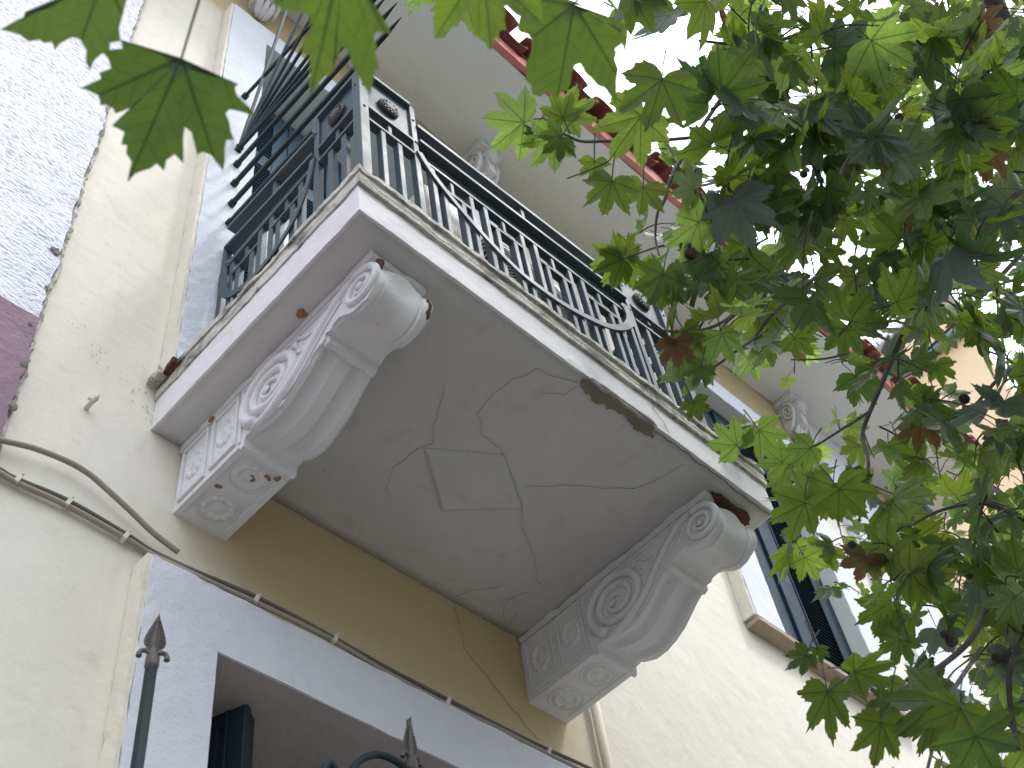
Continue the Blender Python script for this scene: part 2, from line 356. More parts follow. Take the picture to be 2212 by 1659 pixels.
# ---------------------------------------------------------------- the cream house
HX0, HX1, EZ = -0.43, 6.75, 4.143
house = empty('cream_house', (0, 0, GZ), 'cream plastered two storey house with white surrounds and a bracketed balcony', 'house')
OPEN = [(0.22, 1.65, 0.235, 3.317), (3.564, 4.518, 1.003, 3.317), (0.259, 1.61, GZ - 0.1, -0.804), (3.564, 4.518, -2.9, -0.9)]
def wall_mesh(x0, x1, y0, y1, z0, z1, openings, maxcell=0.6):
    xs = sorted({x0, x1, *[a for o in openings for a in o[:2] if x0 < a < x1]}); zs = sorted({z0, z1, *[a for o in openings for a in o[2:] if z0 < a < z1]})
    def inside(cx, cz): return any(o[0] < cx < o[1] and o[2] < cz < o[3] for o in openings)
    mb = MB(); vi = {}
    def V(x, y, z):
        k = (round(x, 5), round(y, 5), round(z, 5))
        if k not in vi: vi[k] = len(mb.v); mb.v.append((x, y, z))
        return vi[k]
    def F(*q): mb.f.append(q); mb.mi.append(0)
    for i in range(len(xs) - 1):
        for j in range(len(zs) - 1):
            a, b, c, d = xs[i], xs[i + 1], zs[j], zs[j + 1]
            if inside((a + b) / 2, (c + d) / 2): continue
            F(V(a, y0, c), V(b, y0, c), V(b, y0, d), V(a, y0, d)); F(V(a, y1, c), V(a, y1, d), V(b, y1, d), V(b, y1, c))
            for (ox, oz, e) in ((-1, 0, (a, c, a, d)), (1, 0, (b, c, b, d)), (0, -1, (a, c, b, c)), (0, 1, (a, d, b, d))):
                ii, jj = i + ox, j + oz
                solid = 0 <= ii < len(xs) - 1 and 0 <= jj < len(zs) - 1 and not inside((xs[ii] + xs[ii + 1]) / 2, (zs[jj] + zs[jj + 1]) / 2)
                if not solid: F(V(e[0], y0, e[1]), V(e[2], y0, e[3]), V(e[2], y1, e[3]), V(e[0], y1, e[1]))
    return mb
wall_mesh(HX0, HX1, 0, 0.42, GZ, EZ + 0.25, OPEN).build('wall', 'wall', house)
sd_ = MB(); sd_.box(HX0, HX0 + 0.3, 0.422, 8, GZ, EZ + 0.25); sd_.box(HX1 - 0.3, HX1, 0.422, 8, GZ, EZ + 0.25); sd_.box(HX0 + 0.302, HX1 - 0.302, 7.7, 8, GZ, EZ + 0.25)
sd_.box(HX0 + 0.302, HX1 - 0.302, 0.43, 7.69, 0.05, 0.2); sd_.box(HX0 + 0.302, HX1 - 0.302, 0.43, 7.69, EZ - 0.1, EZ + 0.1)
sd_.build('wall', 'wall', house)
# eave soffit, fascia, tiles
ex0, ex1 = HX0 - 0.05, HX1 + 0.35
rough('eave_soffit', 'eave', house, ex0, ex1, -0.655, -0.001, EZ, EZ + 0.12, step=0.12, amp=0.004, freq=1.5)
rough('fascia', 'fascia', house, ex0, ex1, -0.70, -0.657, EZ + 0.004, EZ + 0.155, step=0.06, amp=0.006, freq=3)
roof = MB(); roof.add([(ex0, -0.70, EZ + 0.17), (ex1, -0.70, EZ + 0.17), (ex1, 3.8, EZ + 1.9), (ex0, 3.8, EZ + 1.9), (ex0, -0.70, EZ + 0.21), (ex1, -0.70, EZ + 0.21), (ex1, 3.8, EZ + 1.94), (ex0, 3.8, EZ + 1.94)],
        [(0, 1, 2, 3), (7, 6, 5, 4), (0, 4, 5, 1), (1, 5, 6, 2), (2, 6, 7, 3), (3, 7, 4, 0)])
rf = roof.build('roof', 'tile', house)
tm = MB()
def barrel(mb, convex):
    n = 9; L0 = 0.46
    for s_ in (1.0, 0.86):
        pass
    vs = []; fs = []
    for r_, ring in ((0.105, 0), (0.090, 1)):
        for k in range(2):
            for i in range(n):
                a = math.pi * i / (n - 1); y = -0.80 + k * L0 if convex else -0.775 + k * L0
                z = (math.sin(a) * r_ if convex else -math.sin(a) * r_ * 0.75 + 0.055) + k * L0 * 0.38
                vs.append((math.cos(a) * r_, y, z))
    def id_(ring, k, i): return ring * 2 * n + k * n + i
    for i in range(n - 1):
        fs += [(id_(0, 0, i), id_(0, 0, i + 1), id_(0, 1, i + 1), id_(0, 1, i)), (id_(1, 0, i), id_(1, 1, i), id_(1, 1, i + 1), id_(1, 0, i + 1)),
               (id_(0, 0, i), id_(1, 0, i), id_(1, 0, i + 1), id_(0, 0, i + 1)), (id_(0, 1, i), id_(0, 1, i + 1), id_(1, 1, i + 1), id_(1, 1, i))]
    fs += [(id_(0, 0, 0), id_(0, 1, 0), id_(1, 1, 0), id_(1, 0, 0)), (id_(0, 0, n - 1), id_(1, 0, n - 1), id_(1, 1, n - 1), id_(0, 1, n - 1))]
    mb.add(vs, fs)
cm = MB(); barrel(cm, True); cov = cm.mesh('roof_tile', 'tile', True); pm = MB(); barrel(pm, False); pan = pm.mesh('roof_tile', 'tile', True)
nT = int((ex1 - ex0) / 0.30)
for i in range(nT):
    for me_, dx, dz in ((cov, 0.0, 0.215), (pan, 0.15, 0.185)):
        o = bpy.data.objects.new('roof_tile', me_); COL.objects.link(o); o.parent = rf
        o.location = Vector((ex0 + 0.1 + i * 0.30 + dx + random.uniform(-.012, .012), random.uniform(-.035, .035), EZ + dz - 0.02)) - world_loc(rf)
# surrounds
P = 0.08
def surround(ox0, ox1, oz0, oz1, x0, x1, z0, z1, foot=True):
    """painted band round an opening with plain plaster returns"""
    mb = MB(); mb2 = MB()
    yb = -0.001
    for a, b, c, d in ((x0, ox0, z0, z1), (ox1, x1, z0, z1), (ox0, ox1, oz1, z1)):
        n_ = 26
        mb.box(a, b, -P, yb, c, d)
    o = mb.build('surround', 'white', house)
    return o
S = 0.035
def rough_frame(x0, x1, z0, z1, ox0, ox1, oz1, y0, y1, step=0.04, amp=0.0016, freq=9):
    """one band running up one side of an opening, across the top and down the other side"""
    def cut(a, b): k = max(1, int(round((b - a) / step))); return [a + (b - a) * i / k for i in range(k)]
    xs = cut(x0, ox0) + cut(ox0, ox1) + cut(ox1, x1) + [x1]; zs = cut(z0, oz1) + cut(oz1, z1) + [z1]
    inside = lambda a, b, c, d: ox0 < (a + b) / 2 < ox1 and (c + d) / 2 < oz1
    bm = bmesh.new(); vd = {}
    edge = lambda x, z: min(abs(x - x0), abs(x - x1), abs(z - z1), max(0, abs(x - ox0) if z <= oz1 + 1e-6 else 9), max(0, abs(x - ox1) if z <= oz1 + 1e-6 else 9), abs(z - oz1) if ox0 - 1e-6 <= x <= ox1 + 1e-6 else 9) < 1e-6
    def V(x, y, z):
        k = (round(x, 5), round(y, 5), round(z, 5))
        if k not in vd:
            p = Vector((x, y, z)); c = noise.noise_vector(p * freq) * amp + noise.noise_vector(p * freq * 5) * amp * .6
            if y == y0 and edge(x, z): c += Vector((0, max(0, noise.noise(p * 31)) * .006, 0)); c.x += noise.noise(p * 37) * .0025
            vd[k] = bm.verts.new(p + c)
        return vd[k]
    for i in range(len(xs) - 1):
        for j in range(len(zs) - 1):
            a, b, c, d = xs[i], xs[i + 1], zs[j], zs[j + 1]
            if inside(a, b, c, d): continue
            bm.faces.new([V(a, y0, c), V(b, y0, c), V(b, y0, d), V(a, y0, d)])
            for (di, dj, e) in ((-1, 0, (a, c, a, d)), (1, 0, (b, c, b, d)), (0, -1, (a, c, b, c)), (0, 1, (a, d, b, d))):
                ii, jj = i + di, j + dj
                if 0 <= ii < len(xs) - 1 and 0 <= jj < len(zs) - 1 and not inside(xs[ii], xs[ii + 1], zs[jj], zs[jj + 1]): continue
                bm.faces.new([V(e[0], y0, e[1]), V(e[2], y0, e[3]), V(e[2], y1, e[3]), V(e[0], y1, e[1])])
    bmesh.ops.recalc_face_normals(bm, faces=bm.faces); me = bpy.data.meshes.new('surround'); bm.to_mesh(me); bm.free()
    me.polygons.foreach_set('use_smooth', [False] * len(me.polygons)); return me
def worn_surround(x0, x1, z0, z1, ox0, ox1, oz1):
    link('surround', rough_frame(x0, x1, z0, z1, ox0, ox1, oz1, -P, -0.001), 'white', house)
    rough('surround_return', 'bead', house, x0 - 0.016, x0 - 0.0005, -P + 0.006, -0.001, z0, z1, step=0.03, amp=0.0018, freq=11)
worn_surround(0.007, 1.87, 0.24, 3.508, 0.22, 1.65, 3.317)
worn_surround(0.035, 1.84, GZ, -0.58, 0.259, 1.61, -0.804)
worn_surround(3.334, 4.75, 1.045, 3.508, 3.564, 4.518, 3.317)
rough('pilaster', 'white', house, 5.25, 5.95, -.07, -.001, GZ, EZ - .002, step=.08, amp=.002, freq=6)
for a, b in ((3.31, 4.78),):
    rough('window_sill', 'stone', house, a + .02, b - .02, -0.085, -0.001, 1.004, 1.033, step=0.04, amp=0.003, freq=8)
def reveal(x0, x1, z0, z1, depth, mat, floor=False):
    mb = MB(); t = 0.003
    mb.box(x0 + 0.001, x0 + t, -P + 0.003, depth, z0, z1 - t); mb.box(x1 - t, x1 - 0.001, -P + 0.003, depth, z0, z1 - t)
    mb.box(x0 + 0.001, x1 - 0.001, -P + 0.003, depth, z1 - t, z1 - 0.001)
    return mb.build('reveal', mat, house)
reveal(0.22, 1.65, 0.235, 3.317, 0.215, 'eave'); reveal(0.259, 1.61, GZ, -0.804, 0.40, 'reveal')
reveal(3.564, 4.518, 1.04, 3.317, 0.1, 'eave')

def shutter(x0, x1, z0, z1, y, mat, cross=(0.3, 0.62), stile=0.07, parent=house, th=0.035):
    """louvred leaf with its panel frames"""
    mb = MB(); mb.box(x0, x0 + stile, y, y + th, z0, z1); mb.box(x1 - stile, x1, y, y + th, z0, z1)
    zs = [z0] + [z0 + (z1 - z0) * c for c in cross] + [z1]; hs = 0.06
    for i, z in enumerate(zs):
        a, b = (z, z + hs * 1.6) if i == 0 else ((z - hs * 1.2, z) if i == len(zs) - 1 else (z - hs, z + hs))
        mb.box(x0 + stile, x1 - stile, y + 0.002, y + th - 0.002, a, b)
    o = mb.build('shutter', mat, parent, bevel=0.004)
    lv = MB(); z = z0 + 0.1
    fr = MB()
    for i in range(len(zs) - 1):
        a = zs[i] + (hs * 1.6 if i == 0 else hs); b = zs[i + 1] - (hs * 1.2 if i == len(zs) - 2 else hs)
        fr.box(x0 + stile, x0 + stile + 0.01, y - 0.006, y + 0.001, a, b); fr.box(x1 - stile - 0.01, x1 - stile, y - 0.006, y + 0.001, a, b)
        zz = a + 0.012
        while zz < b - 0.01:
            lv.bar((x0 + stile, y + 0.016, zz), (x1 - stile, y + 0.016, zz), 0.030, 0.006, up=(0, -0.75, 0.65)); zz += 0.032
    lv.build('louvre', mat, o); fr.build('bead_frame', mat, o)
    bk = MB(); bk.box(x0 + stile, x1 - stile, y + th - 0.001, y + th + 0.004, z0 + 0.05, z1 - 0.05); bk.build('backing', 'dark', o)
    return o
W = (1.638 - 0.234) / 4
for i in range(4): shutter(0.234 + i * W, 0.234 + (i + 1) * W - 0.006, 0.25, 3.30, 0.20, 'shutter_light', (0.25, 0.52, 0.80), 0.085)
MB().box(3.578, 3.925, .035, .07, 1.05, 3.30).box(3.64, 3.87, .030, .0345, 1.15, 3.2).build('shutter', 'shutter', house, bevel=.004)
shutter(3.933, 4.505, 1.05, 3.30, 0.015, 'shutter', (), 0.15)
for i in range(2): shutter(3.578 + i * 0.463, 3.578 + (i + 1) * 0.463 - 0.005, -2.89, -0.91, 0.03, 'shutter', (0.5,), 0.115)
# ground floor door: closed back panel and the opened folding leaf
db = MB(); db.box(0.272, 1.598, 0.36, 0.40, GZ, -0.817); db.build('door', 'doorwood', house, bevel=0.004)
ang = math.atan2(-0.088, 0.036)
def leaf_box(mb, u0, u1, v0, v1, z0, z1, org=(0.372, 0.085)):
    d = Vector((0.38, -0.925)); nrm = Vector((0.925, 0.38)); o = Vector(org)
    vs = []
    for u in (u0, u1):
        for v in (v0, v1):
            p = o + d * u + nrm * v
            for z in (z0, z1): vs.append((p.x, p.y, z))
    mb.add(vs, [(0, 1, 3, 2), (4, 6, 7, 5), (0, 4, 5, 1), (2, 3, 7, 6), (0, 2, 6, 4), (1, 5, 7, 3)])
lf = MB(); leaf_box(lf, -0.12, 0.10, 0.0, 0.028, GZ + 0.05, -0.853); leaf_box(lf, -0.10, 0.093, 0.030, 0.050, GZ + 0.05, -0.860); leaf_box(lf, -0.10, 0.085, 0.052, 0.070, GZ + 0.05, -0.853)
leaf = lf.build('door_leaf', 'doorwood', house, bevel=0.006)
dm = MB(); leaf_box(dm, -0.10, 0.020, -0.006, -0.001, -1.9, -0.91); leaf_box(dm, 0.038, 0.048, -0.008, -0.001, -2.4, -0.86); dm.build('moulding', 'doorwood', leaf, bevel=0.003)

# ---------------------------------------------------------------- balcony slab
XR = 1.866
rough('balcony_slab', 'slab', house, 0.0, XR, -1.0, -0.001, 0.004, 0.145, step=0.03, amp=0.0022, freq=7)
rough('balcony_slab', 'grime', house, -0.006, XR + 0.012, -1.012, -0.002, 0.1465, 0.205, step=0.022, amp=0.0022, freq=12)
rough('balcony_slab', 'grime', house, -0.013, XR + 0.02, -1.022, -0.003, 0.2065, 0.232, step=0.018, amp=0.0038, freq=15)
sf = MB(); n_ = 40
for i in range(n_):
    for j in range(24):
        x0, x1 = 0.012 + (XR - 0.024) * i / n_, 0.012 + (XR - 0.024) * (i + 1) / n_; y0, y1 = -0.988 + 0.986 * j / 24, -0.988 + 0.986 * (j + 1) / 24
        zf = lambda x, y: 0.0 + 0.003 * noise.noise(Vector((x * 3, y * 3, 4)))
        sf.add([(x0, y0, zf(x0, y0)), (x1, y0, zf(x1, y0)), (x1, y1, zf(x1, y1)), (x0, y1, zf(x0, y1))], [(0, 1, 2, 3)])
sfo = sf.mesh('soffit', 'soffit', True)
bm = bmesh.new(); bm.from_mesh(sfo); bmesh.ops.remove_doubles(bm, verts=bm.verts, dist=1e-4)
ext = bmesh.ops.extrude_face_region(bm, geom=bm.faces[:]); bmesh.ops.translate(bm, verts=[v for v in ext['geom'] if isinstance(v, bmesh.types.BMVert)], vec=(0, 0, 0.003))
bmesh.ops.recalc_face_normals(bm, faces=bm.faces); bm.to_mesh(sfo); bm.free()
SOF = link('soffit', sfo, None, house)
# raised lozenge on the soffit
lz = [(.700, -.467), (.927, -.608), (1.137, -.474), (.926, -.300)]
cx = sum(p[0] for p in lz) / 4; cy = sum(p[1] for p in lz) / 4
mb = MB(); outer = [(x, y, -0.002) for x, y in lz]; inner = [(cx + (x - cx) * 0.90, cy + (y - cy) * 0.90, -0.013) for x, y in lz]
mb.add(outer + inner, [(4, 5, 6, 7)] + [(i, (i + 1) % 4, 4 + (i + 1) % 4, 4 + i) for i in range(4)] + [(3, 2, 1, 0)]); mb.build('lozenge_panel', 'soffit', house, bevel=0.002)
def crack(pts, z_or, width=0.0022, ax='z', parent=house, seed=0, jag=0.010):
    rs = random.Random(seed); P_ = [Vector(p) for p in pts]; line = []
    for a, b in zip(P_[:-1], P_[1:]):
        k = max(2, int((b - a).length / 0.012))
        for i in range(k):
            v = a.lerp(b, i / k); v += noise.noise_vector(v * 23 + Vector((seed, 0, 0))) * jag; line.append(v)
    line.append(P_[-1])
    nrm = {'z': Vector((0, 0, -1)), 'y': Vector((0, -1, 0)), 'x': Vector((-1, 0, 0))}[ax]
    o1, o2 = [], []
    for i, v in enumerate(line):
        k = {'z': 2, 'y': 1, 'x': 0}[ax]; v[k] = z_or
        d = line[min(i + 1, len(line) - 1)] - line[max(0, i - 1)]; s_ = d.cross(nrm).normalized()
        wv = width * (0.45 + 0.9 * abs(noise.noise(v * 40))) * (0.3 if i in (0, len(line) - 1) else 1)
        o1.append(v + s_ * wv / 2); o2.append(v - s_ * wv / 2)
    mb = MB(); mb.ribbon_strip(o1, o2, nrm * 0.0012); return mb.build('plaster_crack', 'crack', parent)
Z0 = -0.0035
CR = [[(.68, -.345), (.68, -.392), (.687, -.452), (.706, -.498), (.629, -.616), (.586, -.697)],
      [(1.362, -.316), (1.22, -.397), (1.124, -.484), (1.031, -.541), (.914, -.613), (.808, -.627), (.744, -.684), (.728, -.776), (.736, -.851), (.767, -.922), (.925, -.972)],
      [(1.073, -.548), (1.131, -.599), (1.201, -.661), (1.284, -.712), (1.375, -.778)], [(1.235, -.012), (1.25, -.083), (1.29, -.11), (1.33, -.16)],
      [(.925, -.975), (.90, -.90), (.84, -.87)], [(1.35, -.75), (1.40, -.83), (1.43, -.95)], [(1.36, -.32), (1.40, -.27), (1.45, -.25)], [(.68, -.345), (.72, -.27), (.78, -.22)],
      [(1.45, -.05), (1.40, -.12), (1.43, -.20)], [(1.50, -.03), (1.47, -.10)]]
for i, c in enumerate(CR): crack([(x, y, 0) for x, y in c], Z0 - 0.002, 0.0016 if i < 3 else 0.0011, 'z', seed=i)
crack([(x, -1.0, z) for x, z in ((.02, .150), (.295, .137), (.42, .140), (.628, .150), (.9, .143), (1.2, .150), (1.5, .141), (1.86, .147))], -1.0215, 0.004, 'y', seed=31, jag=0.014)
crack([(1.27, -1, 0.145), (1.25, -1, 0.10), (1.29, -1, 0.06), (1.30, -1, 0.01)], -1.0045, 0.004, 'y', seed=33)
crack([(1.0, -.992, 0), (1.25, -.985, 0), (1.5, -.99, 0), (1.85, -.985, 0)], Z0 - 0.0015, 0.006, 'z', seed=37)
crack([(1.251, 0, 0.0), (1.28, 0, -.202), (1.40, 0, -.30), (1.592, 0, -.449)], -0.004, 0.0020, 'y', seed=41)
pts = [(.905, -.990, 0), (.935, -.957, 0), (1.0, -.944, 0), (1.06, -.960, 0), (1.13, -.969, 0), (1.20, -.950, 0), (1.262, -.958, 0), (1.24, -.994, 0), (1.08, -.996, 0), (.93, -.996, 0)]
plate([Vector((p.x, p.y, Z0 - 0.004)) for p in jag_poly(pts, 0.017, 8)], (0, 0, 0.0035)).build('bare_patch', 'concrete', house)
pts = [(.93, 0.002), (1.0, .012), (1.1, .010), (1.22, .018), (1.24, .002)]
plate([Vector((p.x, -1.005, p.z)) for p in jag_poly([(x, -1.005, z) for x, z in pts], 0.006, 6)], (0, 0.003, 0)).build('bare_patch', 'concrete', house)
# broken bits where the slab meets the wall
rough('broken_render', 'grime', house, -0.045, 0.0, -0.07, -0.003, 0.195, 0.228, step=0.012, amp=0.008, freq=25)
rough('broken_render', 'rust', house, -0.030, -0.001, -0.13, -0.06, 0.200, 0.222, step=0.012, amp=0.008, freq=25)

# ---------------------------------------------------------------- corbels
PROF = [(0, -.296), (-.318, -.298), (-.326, -.312), (-.340, -.310), (-.346, -.276), (-.372, -.272), (-.392, -.283), (-.44, -.300), (-.485, -.304), (-.53, -.292),
        (-.575, -.268), (-.615, -.240), (-.65, -.212), (-.680, -.192), (-.688, -.200), (-.706, -.192), (-.710, -.170), (-.726, -.172), (-.740, -.160), (-.764, -.158), (-.785, -.166),
        (-.80, -.178), (-.825, -.196), (-.855, -.203), (-.885, -.197), (-.915, -.175), (-.934, -.140), (-.936, -.105), (-.924, -.075), (-.905, -.052), (-.905, -.036)]
def corbel(x0, x1, left):
    root = None; nu = 44; vs = []; fs = []; prof = []
    for (a, b) in zip(PROF[:-1], PROF[1:]):
        k = max(1, int(math.hypot(a[0] - b[0], a[1] - b[1]) / 0.02))
        for i in range(k): prof.append((a[0] + (b[0] - a[0]) * i / k, a[1] + (b[1] - a[1]) * i / k))
    prof.append(PROF[-1]); K = len(prof)
    for i, (y, z) in enumerate(prof):
        a = prof[max(0, i - 1)]; b = prof[min(K - 1, i + 1)]; ty, tz = b[0] - a[0], b[1] - a[1]; l = math.hypot(ty, tz) or 1; ny, nz = -tz / l, ty / l
        ny, nz = (ny, nz) if (nz < 0 or abs(nz) < .3) else (-ny, -nz)
        if ny > 0.2 and nz > -0.2: ny, nz = -ny, -nz
        for j in range(nu + 1):
            u = j / nu; rel = 0.0
            if -.70 < y < -.36: rel = 0.020 * max(0, math.cos((abs(u - .5) - .26) / .13 * math.pi / 2)) ** .6 if abs(abs(u - .5) - .26) < .13 else 0; rel *= min(1, (y + .70) / .03, (-.36 - y) / .02) if rel else 1
            elif -.33 < y < -.02 and i < 40: rel = 0.006 if 0.12 < u < 0.88 and not (-.182 < y < -.168) and y < -.03 and y > -.31 else 0
            elif y < -.79: rel = (0.014 * max(0, math.cos((abs(u - .5)) / .33 * math.pi / 2)) + .003) if abs(u - .5) < .33 else (0.0 if abs(u - .5) > .385 else .006)
            d = noise.noise(Vector((x0 + u * .2, y, z)) * 18) * 0.0022
            chip = 0
            if left and j < 3 and y < -.4: chip = max(0, noise.noise(Vector((y * 22, 2.0, 1.0)))) * 0.034
            vs.append((x0 + (x1 - x0) * u, y - ny * (rel + chip) + d, z - nz * (rel + chip) + d))
    W_ = nu + 1
    for i in range(K - 1):
        for j in range(nu): fs.append((i * W_ + j, i * W_ + j + 1, (i + 1) * W_ + j + 1, (i + 1) * W_ + j))
    for jj in (0, nu):
        b = len(vs); xx = x0 if jj == 0 else x1; vs.append((xx, -.002, -.0335)); vs.append((xx, -.905, -.0335))
        fs.append(tuple([i * W_ + jj for i in range(K)] + [b + 1, b]))
    body = MB(); body.add(vs, fs); co = body.build('corbel', 'corbel', house); smooth_angle(co.data, 34)
    ab = rough_box(x0 - 0.010, x1 + 0.010, -0.925, -0.002, -0.033, -0.003, step=0.03, amp=0.003, freq=12); link('abacus', ab, 'corbel', co)
    xs = x0 - 0.0005
    for side, xs, sg in (('l', x0, -1), ('r', x1, 1)):
        if side == 'r' and not left: pass
        # square panels with rosettes
        for y0, y1 in ((-.155, -.022), (-.305, -.178)):
            pm_ = MB(); t = 0.010; e = 0.009 * sg; xx = sorted((xs - 0.001 * sg, xs + e))
            za, zb = -.272, -.042
            pm_.box(xx[0], xx[1], y0, y1, za, za + t); pm_.box(xx[0], xx[1], y0, y1, zb - t, zb); pm_.box(xx[0], xx[1], y0, y0 + t, za + t, zb - t); pm_.box(xx[0], xx[1], y1 - t, y1, za + t, zb - t)
            pm_.build('panel_frame', 'corbel', co, bevel=0.003)
            c = Vector((xs, (y0 + y1) / 2, -.150)); rs_ = MB()
            rosette(rs_, c, Vector((sg, 0, 0)), Vector((0, 1, 0)), 0.050, 0.068); rs_.build('rosette', 'corbel', co, smooth=True)
        # volutes and the running band between them
        def ring(cy_, cz_, r0, r1, turns, start, w0=0.012, w1=0.005, name='volute', dirn=1):
            pts_ = []; rd = []
            k = int(26 * turns)
            for i in range(k + 1):
                f = i / k; a = start + dirn * f * turns * 2 * math.pi; r = r0 + (r1 - r0) * f
                pts_.append((xs + sg * 0.000, cy_ + math.cos(a) * r * 1.12, cz_ + math.sin(a) * r)); rd.append(w0 + (w1 - w0) * f)
            return pts_, rd
        a1, r1_ = ring(-.462, -.160, .118, .018, 2.6, math.radians(-60), .019, .008)
        a2, r2_ = ring(-.862, -.118, .070, .012, 2.0, math.radians(70), .014, .006)
        vol = MB(); vol.tube([(q[0] + sg * .003, q[1], q[2]) for q in a1], r1_, 8); vol.tube([(q[0] + sg * .003, q[1], q[2]) for q in a2], r2_, 8)
        band = [(-.38, -.268), (-.43, -.284), (-.475, -.280), (-.515, -.262), (-.560, -.240), (-.600, -.208), (-.640, -.168), (-.680, -.130), (-.720, -.098), (-.765, -.068), (-.80, -.052), (-.84, -.047)]
        vol.tube([(xs + sg * .001, y, z) for y, z in band], [.010, .015, .018, .019, .019, .018, .018, .017, .016, .015, .014, .013], 8)
        vol.tube([(xs + sg * .003, y - .012, z - .020) for y, z in band[3:10]], [.005] * 7, 6)
        vol.tube([(xs + sg * .006, -.44, -.16), (xs + sg * .010, -.4401, -.16)], .018, 10); vol.tube([(xs + sg * .004, -.862, -.118), (xs + sg * .012, -.8621, -.118)], .014, 10)
        vol.build('volute', 'corbel', co, smooth=True)
        lfm = MB()
        for (y, z, l_, a) in ((-.56, -.085, .055, 60), (-.585, -.105, .06, 95), (-.615, -.080, .06, 125), (-.645, -.095, .05, 150), (-.60, -.14, .045, 100), (-.57, -.15, .04, 70)):
            ar = math.radians(a); pp = [(xs + sg * .002, y - math.cos(ar) * l_ * f + math.sin(f * 3) * .01, z + math.sin(ar) * l_ * f * .7) for f in (0, .25, .5, .75, 1)]
            lfm.tube(pp, [.003, .007, .008, .006, .002], 6)
        lfm.build('acanthus_leaf', 'corbel', co, smooth=True)
        tr = MB(); xx = sorted((xs - .001 * sg, xs + .006 * sg)); tr.box(xx[0], xx[1], -.80, -.315, -.046, -.036); tr.box(xx[0], xx[1], -.328, -.316, -.285, -.048); tr.build('moulding', 'corbel', co, bevel=.002)
    for y0, y1 in ((-.158, -.025), (-.308, -.182)):
        rs_ = MB(); rosette(rs_, Vector(((x0 + x1) / 2, (y0 + y1) / 2, -.291)), Vector((0, 0, -1)), Vector((1, 0, 0)), 0.058, 0.052); rs_.build('rosette', 'corbel', co, smooth=True)
        fm = MB(); c_ = Vector(((x0 + x1) / 2, (y0 + y1) / 2, -.2915)); cp = [(c_.x + math.cos(a) * .064, c_.y + math.sin(a) * .058, c_.z) for a in [2 * math.pi * i / 28 for i in range(29)]]
        fm.tube(cp, .0035, 6, cap=False); fm.build('moulding', 'corbel', co, smooth=True)
    return co
def rosette(mb, c, n, u, ru, rv):
    c = c - n * .0015
    v = n.cross(u).normalized(); petals = 11
    nr, na = 14, 66; vs = [c + n * 0.010]; fs = []
    for i in range(1, nr + 1):
        f = i / nr
        for j in range(na):
            a = 2 * math.pi * j / na; pet = abs(math.cos(a * petals / 2)); edge = 0.92 + 0.08 * pet ** 0.6
            sc2 = 0.6 + 0.4 * pet; h = (0.010 * math.exp(-((f - .0) / .20) ** 2) + 0.004 * math.exp(-((f - .33) / .06) ** 2) + 0.0105 * math.exp(-((f - .74) / .17) ** 2) * sc2) + .001
            if i == nr: h = -0.003
            vs.append(c + u * math.cos(a) * ru * f * edge + v * math.sin(a) * rv * f * edge + n * h)
    for j in range(na): fs.append((0, 1 + j, 1 + (j + 1) % na))
    for i in range(nr - 1):
        for j in range(na): fs.append((1 + i * na + j, 1 + (i + 1) * na + j, 1 + (i + 1) * na + (j + 1) % na, 1 + i * na + (j + 1) % na))
    mb.add(vs, fs)
cl = corbel(0.117, 0.302, True); cr = corbel(1.578, 1.768, False)
# damage on the corbels
def blob(name, mat, c, r, parent, sc=(1, 1, 1), fr=20, amp=.35, sub=3):
    bm = bmesh.new(); bmesh.ops.create_icosphere(bm, subdivisions=sub, radius=r)
    for v in bm.verts:
        p = v.co.copy(); v.co += p.normalized() * noise.noise((p + Vector(c)) * fr) * r * amp; v.co = Vector((v.co.x * sc[0], v.co.y * sc[1], v.co.z * sc[2])) + Vector(c)
    me = bpy.data.meshes.new(name); bm.to_mesh(me); bm.free(); return link(name, me, mat, parent)
blob('bare_patch', 'rust', (0.303, -.925, -.125), .036, cl, (.25, .55, 1.15), 30, .5)
blob('bare_patch', 'rust', (0.125, -.935, -.075), .022, cl, (.6, .4, 1.2), 40, .5)
blob('rust_spot', 'rusty_stain', (0.215, -.245, -.296), .010, cl, (1, 1, .12), 90, 1.3, 4); blob('rust_spot', 'rusty_stain', (0.248, -.275, -.296), .011, cl, (1.2, .8, .12), 70, .9)
blob('rust_spot', 'rusty_stain', (0.272, -.29, -.296), .009, cl, (1, 1, .2), 90, 1.3, 4); blob('rust_spot', 'rusty_stain', (0.16, -.165, -.296), .008, cl, (1.4, 1, .2), 70, .9)
blob('rust_spot', 'rusty_stain', (0.092, -.63, -.0035), .010, house, (1.0, 1.4, .12), 90, 1.3, 4); blob('rust_spot', 'rusty_stain', (0.108, -.165, -.025), .010, cl, (.5, 1.2, 1.0), 70, .9)
pts = [(1.598, -.933, 0), (1.64, -.943, 0), (1.70, -.938, 0), (1.775, -.945, 0), (1.80, -.925, 0), (1.785, -.905, 0), (1.70, -.915, 0), (1.62, -.912, 0)]
plate([Vector((p.x, p.y, -.0345)) for p in jag_poly(pts, 0.008, 5)], (0, 0, .030)).build('bare_patch', 'rust', house)

